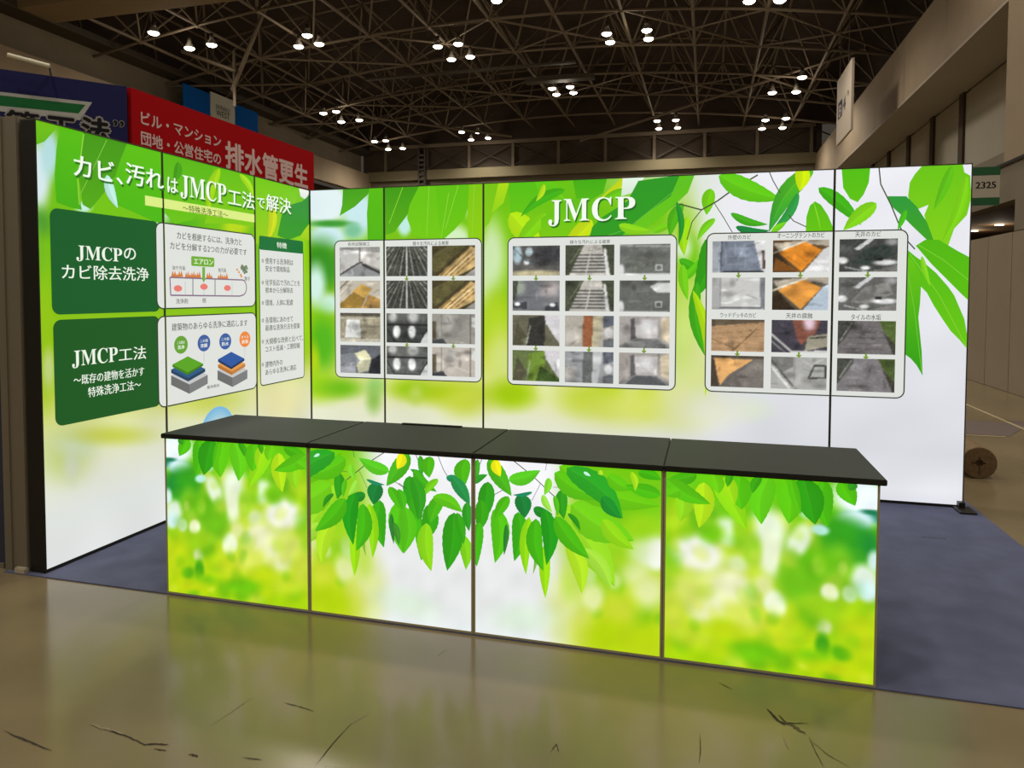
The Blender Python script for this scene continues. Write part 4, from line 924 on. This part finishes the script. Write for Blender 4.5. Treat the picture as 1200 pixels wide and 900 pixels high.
            return soft(X, Y, c, [(580, 700, 60, 110, (216, 226, 150), .8), (440, 725, 90, 44, (216, 234, 214), .9), (840, 482, 62, 62, (234, 240, 226), .4), (872, 500, 30, 50, (238, 242, 232), .4), (800, 560, 40, 40, (224, 232, 170), .7), (670, 648, 36, 52, (222, 232, 160), .5), (845, 625, 50, 56, (222, 232, 160), .7),
                (660, 560, 24, 44, (206, 230, 180), .6), (740, 590, 20, 26, (205, 228, 150), .6), (700, 420, 110, 140, (150, 210, 28), .8), (800, 320, 110, 90, (112, 198, 12), .8), (760, 700, 50, 50, (200, 216, 50), .8), (640, 760, 40, 60, (206, 220, 90), .8), (720, 780, 70, 50, (176, 208, 5), .8), (830, 790, 60, 50, (182, 210, 10), .8), (600, 600, 30, 60, (190, 220, 90), .8), (820, 400, 50, 40, (150, 210, 20), .8)])*mottle(G, .15, .012, 6)[:, None]
        T1_ = (lambda x, y: f((.29+z3(x, y)[0]*1.08, z3(x, y)[1]))) if kind == 2 else T_
        for p_, w_ in (([(410, 185), (470, 232), (543, 302)], .004), ([(300, 180), (292, 200)], .003), ([(340, 302), (372, 284), (402, 296)], .003), ([(498, 262), (480, 300), (470, 320)], .002), ([(540, 272), (572, 272)], .002), ([(520, 186), (515, 215)], .002)): twig(P, T1_, p_, w_, (60, 75, 60))
        if kind == 2:
            T_ = lambda x, y, T0=T_: (lambda k: f((.29+k[0]*1.08, k[1])))(z3(x, y))
        for b, t, w_, c_ in [((560, 330), (742, 610), 130, (146, 212, 34)), ((600, 330), (800, 450), 130, (110, 200, 20)), ((560, 200), (880, 330), 120, (102, 194, 12)), ((590, 460), (636, 636), 64, (172, 220, 34)), ((640, 480), (730, 620), 56, (160, 216, 60)), ((700, 380), (800, 480), 60, (140, 208, 20)),
                ((285, 180), (283, 255), 26, (60, 164, 30)), ((272, 262), (320, 232), 26, (42, 152, 34)), ((324, 178), (402, 304), 62, (70, 175, 24)), ((345, 180), (364, 238), 40, (232, 228, 20)), ((392, 250), (499, 215), 54, (84, 196, 30)), ((527, 240), (512, 300), 28, (122, 212, 42)), ((506, 298), (538, 358), 26, (150, 220, 70)),
                ((322, 256), (305, 395), 64, (42, 152, 22)), ((298, 318), (288, 430), 54, (52, 158, 16)), ((350, 345), (346, 535), 72, (80, 190, 16)), ((392, 305), (345, 385), 44, (72, 178, 16)), ((292, 395), (283, 548), 56, (62, 176, 16)),
                ((385, 400), (377, 508), 20, (40, 122, 44)), ((425, 358), (412, 528), 66, (52, 168, 16)), ((462, 375), (452, 574), 44, (140, 212, 16)), ((480, 470), (475, 572), 14, (120, 180, 60)), ((430, 298), (448, 378), 62, (20, 122, 52)), ((472, 290), (406, 300), 15, (22, 132, 92)),
                ((515, 470), (517, 654), 42, (150, 216, 12)), ((484, 380), (510, 560), 62, (64, 176, 14)), ((476, 345), (540, 365), 40, (24, 132, 36)), ((512, 345), (520, 540), 62, (30, 152, 22)),
                ((570, 278), (577, 380), 46, (42, 152, 22)), ((545, 300), (556, 370), 20, (80, 185, 20)), ((548, 372), (660, 515), 66, (72, 178, 12)), ((590, 360), (630, 420), 20, (40, 140, 24)), ((545, 222), (705, 305), 80, (86, 188, 14)), ((585, 205), (765, 375), 92, (40, 160, 34)), ((700, 300), (760, 375), 50, (24, 138, 40)),
                ((640, 218), (662, 232), 12, (190, 235, 215)), ((690, 212), (700, 228), 18, (170, 220, 40)), ((716, 228), (795, 275), 56, (92, 192, 12)), ((880, 292), (770, 262), 52, (72, 182, 12)), ((812, 215), (882, 240), 42, (62, 176, 10)), ((790, 215), (802, 280), 24, (160, 216, 24))]:
            leaf(P, T_, b, t, w_*1.1, c_)
        if kind == 2:
            T2 = lambda x, y: f((1-(x+267)/525, 1-(y-(176+(x-258)*.05))/(596+(x-258)*.07)))
            twig(P, T2, [(155, 168), (172, 215), (196, 258)], .003, (60, 75, 60)); twig(P, T2, [(30, 265), (56, 284)], .003, (60, 75, 60))
            for b, t, w_, c_ in [((130, 172), (128, 245), 48, (72, 176, 16)), ((78, 220), (152, 292), 38, (60, 170, 20)), ((155, 248), (112, 306), 28, (112, 200, 22)), ((75, 242), (92, 392), 50, (46, 152, 26)), ((240, 178), (236, 275), 56, (72, 176, 16)),
                    ((182, 240), (225, 262), 30, (30, 136, 90)), ((200, 240), (254, 335), 46, (34, 140, 70)), ((30, 285), (45, 362), 34, (66, 176, 20)), ((50, 345), (45, 508), 62, (82, 186, 20)), ((15, 400), (30, 478), 24, (60, 140, 40)), ((130, 335), (108, 470), 60, (50, 160, 16)), ((118, 400), (134, 566), 58, (134, 208, 22)), ((165, 305), (130, 400), 50, (70, 176, 18)),
                    ((140, 308), (232, 360), 50, (92, 190, 20)), ((246, 325), (252, 425), 34, (42, 152, 32)), ((222, 430), (242, 558), 46, (122, 204, 24)), ((206, 362), (184, 563), 74, (44, 154, 18)), ((215, 362), (236, 470), 34, (50, 160, 20))]:
                leaf(P, T2, b, t, w_*1.1, c_)
    return colf, P
labC = ['first glowing counter block from the left, green leaves over blurred light spots', 'second glowing counter block from the left, hanging leaves with white lower right corner',
        'third glowing counter block from the left, hanging leaves with yellow lower right corner', 'rightmost glowing counter block, its white light spots beside the open carpet']
for i in range(4):
    x0, x1 = cx_[i], cx_[i+1]
    root = empty('display_counter', ((x0+x1)/2, YC, 0), labC[i], 'counter', 'glowing counter blocks in a row')
    fr = .010; yb_ = YB+(.0, .004, .0, -.006)[i]
    z0 = .0065
    bm = bmesh.new(); add_box(bm, x0-(.014 if i == 0 else -.0015), x1+(.022 if i == 3 else -.0015), YC-.012, yb_, CH-TH, CH, .003)
    for v in bm.verts: v.co -= Vector(root.location)
    bm_obj('top', bm, TOPM, root)
    for a, b in ((x0+.001, x0+fr), (x1-fr, x1-.001)):
        box('corner_post', a, b, YC-.002, YC+.03, z0, CH-TH, POST, root)
        box('corner_post', a, b, yb_-.05, yb_-.02, z0, CH-TH, FRAME, root)
        box('side_panel', a+.002, b-.002, YC+.03, yb_-.05, z0+.01, CH-TH, FRAME, root)
    box('bottom_rail', x0+fr, x1-fr, YC-.002, YC+.03, z0, z0+.009, POST, root)
    box('back_panel', x0+fr, x1-fr, yb_-.04, yb_-.03, z0, CH-TH, FRAME, root)
    u0, u1, v0, v1 = x0+fr-.83, x1-fr-.83, z0+.009, CH-TH-.0005
    colf, P = counter_print((1, 2, 3, 1)[i], u0, u1, v0, v1, i in (1, 3))
    grid_mesh('printed_front', FRONT, u0, u1, v0, v1, 110, 110, colf, 0, PRINT, root)
    q = P.mesh('printed_leaves', FRONT, (u0, u1, v0, v1), PRINT, root); q['kind'] = 'stuff'
    for o in root.children:
        if o.name.startswith('printed_leaves'): o.location.y -= .0002

xa_ = on(2, CH, 478, 494)[0]; xb_ = on(2, CH, 548, 497)[0]
bs = empty('black_strip', ((xa_+xb_)/2, YB-.015, CH), 'flat black strip lying along the rear edge of the second counter', 'strip')
bm = bmesh.new(); add_box(bm, -(xb_-xa_)/2, (xb_-xa_)/2, -.012, .014, 0, .006, .002); bm_obj('strip', bm, TOPM, bs)

# ================================================================== NEIGHBOURING STANDS
PRI = attr_mat('banner_print', 0, .7)
RX = -2.0
RED = Plane((RX, .05, 0), (0, 1, 0), (1, 0, 0))
rb = empty('red_banner', (RX, 1.8, 2.4), 'long red overhead banner with white Japanese lettering above the left booth wall', 'banner')
box('sheet', RX-.06, RX, .06, 3.46, 2.5, 3.585, mat('red_banner_cloth', (158, 0, 8), .8, 0, .1), rb)
RW = (206, 176, 172)
lettering('banner_lettering', [fit(RED, 'ビル・マンション', 165, 130, 145, 258, RW, (.025,)), fit(RED, '団地・公営住宅の', 165, 153, 169, 258, RW, (.025,)), fit(RED, '排水管更生', 264, 165, 196, 360, RW, (.035,))], RED, rb, PRI, .003)
dn = np.array((-2.679+1.973, -.742-.049, 0)); dn = dn/np.linalg.norm(dn)
A_ = np.array((RX+.0, .05, 0.0)); nn = np.array((-dn[1], dn[0], 0)); nn = nn if (np.array((CX, CY, 0))-A_)@nn > 0 else -nn
NAVY = Plane(A_, -dn, nn)   # u grows towards the red banner
nb = empty('navy_banner', tuple(A_+dn*.9+np.array((0, 0, 2.4))), 'navy banner with a green stripe and outlined black characters, left of the red one', 'banner')
P = Paint(); P.rect(-1.9, -.03, 2.4, 3.585, (28, 28, 74), .001)
TN = lambda x, y: NAVY.uv(x, y)
P.poly([TN(-40, 103), TN(108, 120), TN(94, 141), TN(60, 137), TN(-40, 126)], (168, 168, 160), .002)
P.poly([TN(-40, 107), TN(100, 123), TN(92, 133), TN(-40, 120)], (24, 96, 48), .0025)
navy_print = P.mesh('sheet', NAVY, None, PRI, nb)
bm = bmesh.new(); 
q = [NAVY.at(np.array((u_, v_)), h_)-np.array(nb.location) for u_ in (-1.9, -.09) for v_ in (2.4, 3.585) for h_ in (-.06, 0)]
vsn = [bm.verts.new(Vector(x)) for x in q]; bmesh.ops.convex_hull(bm, input=vsn); bm_obj('backing', bm, mat('navy_board', (24, 24, 60), .6), nb)
its = []
for t_, xl, yt, yb, xr in (('工', 55, 136, 158, 88), ('法', 96, 137, 163, 127), ('”', 133, 141, 148, 145), ('管', 8, 129, 152, 45)):
    a = fit(NAVY, t_, xl, yt, yb, xr, (150, 146, 138), (.13,)); a2 = fit(NAVY, t_, xl, yt, yb, xr, (24, 22, 26), (.045,)); its.append([(*a, .004), (*a2, .007)])
lettering('banner_lettering', its, NAVY, nb, PRI)
# slim white arm lamp on top of the navy banner
s0 = NAVY.uv(10, 76); s1 = NAVY.uv(58, 86); 
wa = NAVY.at(s0, .25); wb_ = NAVY.at(s1, .25); wa[2] += .02
al = empty('arm_lamp', tuple((wa+wb_)/2), 'slim white lamp bar on top of the navy banner', 'lamp')
bm = bmesh.new(); L_ = Vector(al.location); add_tube(bm, Vector(wa)-L_, Vector(wb_)-L_, .022, 8); bm_obj('lamp_bar', bm, mat('white_lamp_bar', (214, 206, 180), .5), al)
bm = bmesh.new(); e_ = Vector(NAVY.at(np.array((NAVY.uv(60, 90)[0], 3.605)), -.03)); add_tube(bm, Vector(wb_)-L_, e_-L_, .012, 6); bm_obj('arm', bm, mat('lamp_arm', (150, 145, 130), .5), al)
# neighbour's wall end at the left edge: aluminium posts and dark blue panels
nw = empty('neighbour_wall', (-.3, -2.74, 0), 'grey aluminium framed partition end behind the dark end of the booth wall', 'partition')
GRY = mat('anodised_post', (126, 116, 98), .5, .3)
bm = bmesh.new(); add_box(bm, .022, .185, -.03, .05, 0, 2.52, .004)
for x_ in (.08, ): add_box(bm, x_-.004, x_+.004, -.038, -.03, 0, 2.52)
bm_obj('post', bm, GRY, nw)
bm = bmesh.new(); add_box(bm, -1.2, .02, -.01, .03, 0.0, 2.5); bm_obj('panel', bm, mat('dark_blue_panel', (46, 46, 62), .7), nw)
bm = bmesh.new(); add_box(bm, -1.2, .0, -.02, .04, 2.5, 2.54); add_box(bm, -1.2, .0, -.02, .04, .0, .03); bm_obj('rail', bm, GRY, nw)
bm = bmesh.new(); add_box(bm, .12, .2, -.06, -.03, 0, .035, .006); bm_obj('foot', bm, mat('pale_foot', (170, 160, 140), .5), nw)
# blue and white banner hung on the far left wall
BX = WXL+.15
BLU = Plane((BX, 15.5, 0), (0, 1, 0), (1, 0, 0))
bb = empty('blue_banner', (BX, 17.5, 7.6), 'blue banner with a white sign in its middle, high on the far left wall', 'banner')
ya, yb_, yc_, yd = [on(0, BX, x, 120)[1] for x in (215, 246, 274, 302)]
BM = mat('blue_banner_cloth', (6, 84, 164), .8, 0, .1)
box('sheet', BX-.03, BX, ya, yd, 7.4, 8.78, BM, bb)
box('white_sign', BX, BX+.04, yb_, yc_, 7.6, 8.86, mat('white_sign_board', (186, 184, 172), .6), bb)
lettering('sign_lettering', [fit(BLU, 'ENTRANCE', 252, 122, 127, 268, (90, 90, 90), .02), fit(BLU, 'WEST', 252, 128, 135, 268, (70, 70, 70), .02)], BLU, bb, PRI, .045)
# hanging hall sign near the right wall
HX = 7.0; HS = Plane((HX, 14.3, 0), (0, -1, 0), (-1, 0, 0))
hs = empty('hanging_sign', (HX, 15.5, 5.8), 'pale square sign with a dark letter hanging high beside the right wall', 'sign')
SG = mat('pale_sign_face', (196, 182, 164), .6)
box('board', HX, HX+.06, 14.38, 16.55, 5.8, 7.62, SG, hs)
for y_ in (14.8, 16.1):
    bm = bmesh.new(); add_tube(bm, (0, y_-15.5, 1.8), (0, y_-15.5, 3.4), .012, 6); bm_obj('wire', bm, STEELD, hs)
P = Paint(); a_ = HS.uv(982.5, 122); b_ = HS.uv(982.5, 141); c_ = HS.uv(987, 130); P.rrect(a_[0], c_[0], b_[1], a_[1], .06, (52, 46, 62), .004); P.mesh('letter_field', HS, None, PRI, hs)
lettering('sign_lettering', [fit(HS, 'B', 983.4, 125, 138, 986.2, (200, 190, 180), .02), fit(HS, '4', 988, 116, 131, 991, (80, 72, 80), .01), fit(HS, '↑', 992, 108, 116, 995.5, (110, 100, 96), .0)], HS, hs, PRI, .006)
# stand number sign
SP = Plane((6.6, 5.0, 0), (1, 0, 0), (0, -1, 0))
ns = empty('stand_number_sign', (6.76, 5.03, 0), 'white number sign with green stripes top and bottom, right of the booth', 'sign')
box('board', 6.66, 7.205, 5.0, 5.03, 2.745, 3.245, mat('white_number_board', (176, 168, 150), .6), ns)
GRN = mat('green_stripe', (22, 84, 44), .6)
box('stripe', 6.66, 7.207, 4.996, 5.0, 3.14, 3.247, GRN, ns); box('stripe', 6.66, 7.207, 4.996, 5.0, 2.743, 2.845, GRN, ns)
box('pole', 6.70, 6.74, 5.03, 5.07, 0, 3.2, GRY, ns)
lettering('number', [fit(SP, '2325', 1143.5, 213.5, 221, 1167, (30, 28, 26), .03)], SP, ns, PRI, .004)
# round log-like roll end behind the wall
rl = empty('cardboard_roll', (5.755, 1.0, .135), 'round brown end of a roll lying on the floor past the booth wall', 'roll')
bm = bmesh.new(); bmesh.ops.create_cone(bm, cap_ends=False, segments=40, radius1=.134, radius2=.134, depth=.5, matrix=Matrix.Translation((-.0, .25, 0)) @ Matrix.Rotation(math.pi/2, 4, 'X'))
CB = mat('brown_cardboard', (124, 100, 68), .8, noise=.2, nscale=14); bm_obj('tube', bm, CB, rl, True)
bm = bmesh.new()
prev = None
for k_, (r_, y_) in enumerate([(.134, 0), (.128, -.004), (.03, -.003), (.022, .03)]):
    ring = [bm.verts.new((r_*math.cos(t), y_, r_*math.sin(t))) for t in np.linspace(0, 2*math.pi, 41)[:-1]]
    if prev:
        for i in range(40): bm.faces.new((prev[i], prev[(i+1) % 40], ring[(i+1) % 40], ring[i]))
    prev = ring
bm.faces.new(prev)
bm_obj('end_face', bm, mat('roll_end', (116, 92, 62), .85, noise=.25, nscale=30), rl)
bm = bmesh.new(); add_box(bm, -.003, .003, -.008, -.004, -.10, .05); add_box(bm, -.06, .05, -.008, -.004, -.004, .004); bm_obj('slits', bm, mat('dark_slit', (44, 34, 24), .9), rl)

# floor details: tape lines, grey strip, cracks and scrapes
TAPE = mat('pale_tape', (176, 160, 122), .6); STRIP = mat('grey_cover_sheet', (104, 90, 84), .7)
def flat(name, pts, m, parent, z=.002):
    bm = bmesh.new(); L = parent_loc(parent)
    vv = [bm.verts.new((x-L[0], y-L[1], z-L[2])) for x, y in pts]; f = bm.faces.new(vv); bm.normal_update()
    if f.normal.z < 0: bmesh.ops.reverse_faces(bm, faces=[f])
    r = bmesh.ops.extrude_face_region(bm, geom=[f]); 
    for v in r['geom']:
        if isinstance(v, bmesh.types.BMVert): v.co.z += .001
    return bm_obj(name, bm, m, parent)
fl2 = fl
flat('tape_line', [(7.06, -10), (7.105, -10), (7.105, 28), (7.06, 28)], TAPE, fl2)
flat('floor_strip', [(5.6, 3.2), (6.75, 3.16), (7.06, 3.7), (7.05, 4.1), (5.6, 4.3)], STRIP, fl2)
flat('floor_strip', [(7.11, 3.2), (8.15, 3.16), (8.15, 4.1), (7.11, 4.3)], STRIP, fl2)
flat('tape_line', [(5.6, 3.10), (6.7, 3.10), (6.7, 3.14), (5.6, 3.14)], TAPE, fl2)
CRK = mat('crack', (48, 40, 32), .9); DMG = mat('pale_scrape', (134, 120, 96), .7)
def crack(pxs, wd, m=CRK, nm='crack'):
    P_ = [on(2, 0, x, y)[:2] for x, y in pxs]; l_, r_ = [], []
    # densify and roughen
    Q = []
    for a, b in zip(P_[:-1], P_[1:]):
        for t in np.linspace(0, 1, 7)[:-1]: Q.append(a*(1-t)+b*t)
    Q.append(P_[-1]); n_ = len(Q)
    for i, q_ in enumerate(Q):
        d = Q[min(i+1, n_-1)]-Q[max(i-1, 0)]; d = d/np.hypot(*d); n2 = np.array((-d[1], d[0])); w_ = wd*math.sin(math.pi*(i+.4)/(n_+.0))**.6*rng.uniform(.5, 1.1)/2
        q_ = q_+n2*rng.normal(0, wd*.15); l_.append(tuple(q_+n2*w_)); r_.append(tuple(q_-n2*w_))
    bm = bmesh.new(); L = [bm.verts.new((*p, .0022)) for p in l_]; R = [bm.verts.new((*p, .0022)) for p in r_]
    for i in range(n_-1): bm.faces.new((R[i], R[i+1], L[i+1], L[i]))
    return bm_obj(nm, bm, m, fl2)
crack([(5, 857), (30, 868), (60, 880)], .008); crack([(105, 849), (125, 855), (145, 861)], .012, DMG, 'scrape'); crack([(128, 856), (150, 864), (170, 873)], .007); crack([(168, 873), (182, 872), (197, 873)], .009); crack([(180, 878), (195, 880)], .006)
crack([(370, 897), (390, 872), (412, 848)], .004); crack([(412, 848), (430, 838)], .003, DMG, 'scrape'); crack([(333, 824), (350, 828), (368, 834)], .0045); crack([(222, 884), (232, 887)], .01); crack([(285, 888), (306, 891)], .005); crack([(248, 850), (275, 832), (295, 818)], .003, DMG, 'scrape')
crack([(899, 831), (910, 843), (920, 850)], .012); crack([(912, 838), (922, 848), (947, 848)], .007); crack([(915, 846), (930, 851), (944, 861)], .016, mat('dark_scuff', (78, 70, 40), .8), 'scuff'); crack([(948, 864), (955, 880), (965, 899)], .003); crack([(950, 868), (970, 885), (995, 899)], .003)
crack([(820, 860), (821, 880), (819, 895)], .003); crack([(842, 800), (858, 808)], .004, mat('olive_scuff', (84, 74, 40), .8), 'scuff'); crack([(1115, 786), (1119, 792), (1126, 798)], .006, mat('carpet_fray', (150, 148, 160), .9), 'fray'); crack([(645, 882), (652, 872), (655, 883)], .003); crack([(918, 864), (924, 878)], .006, DMG, 'scrape')
crack([(512, 770), (518, 765), (524, 761)], .002)
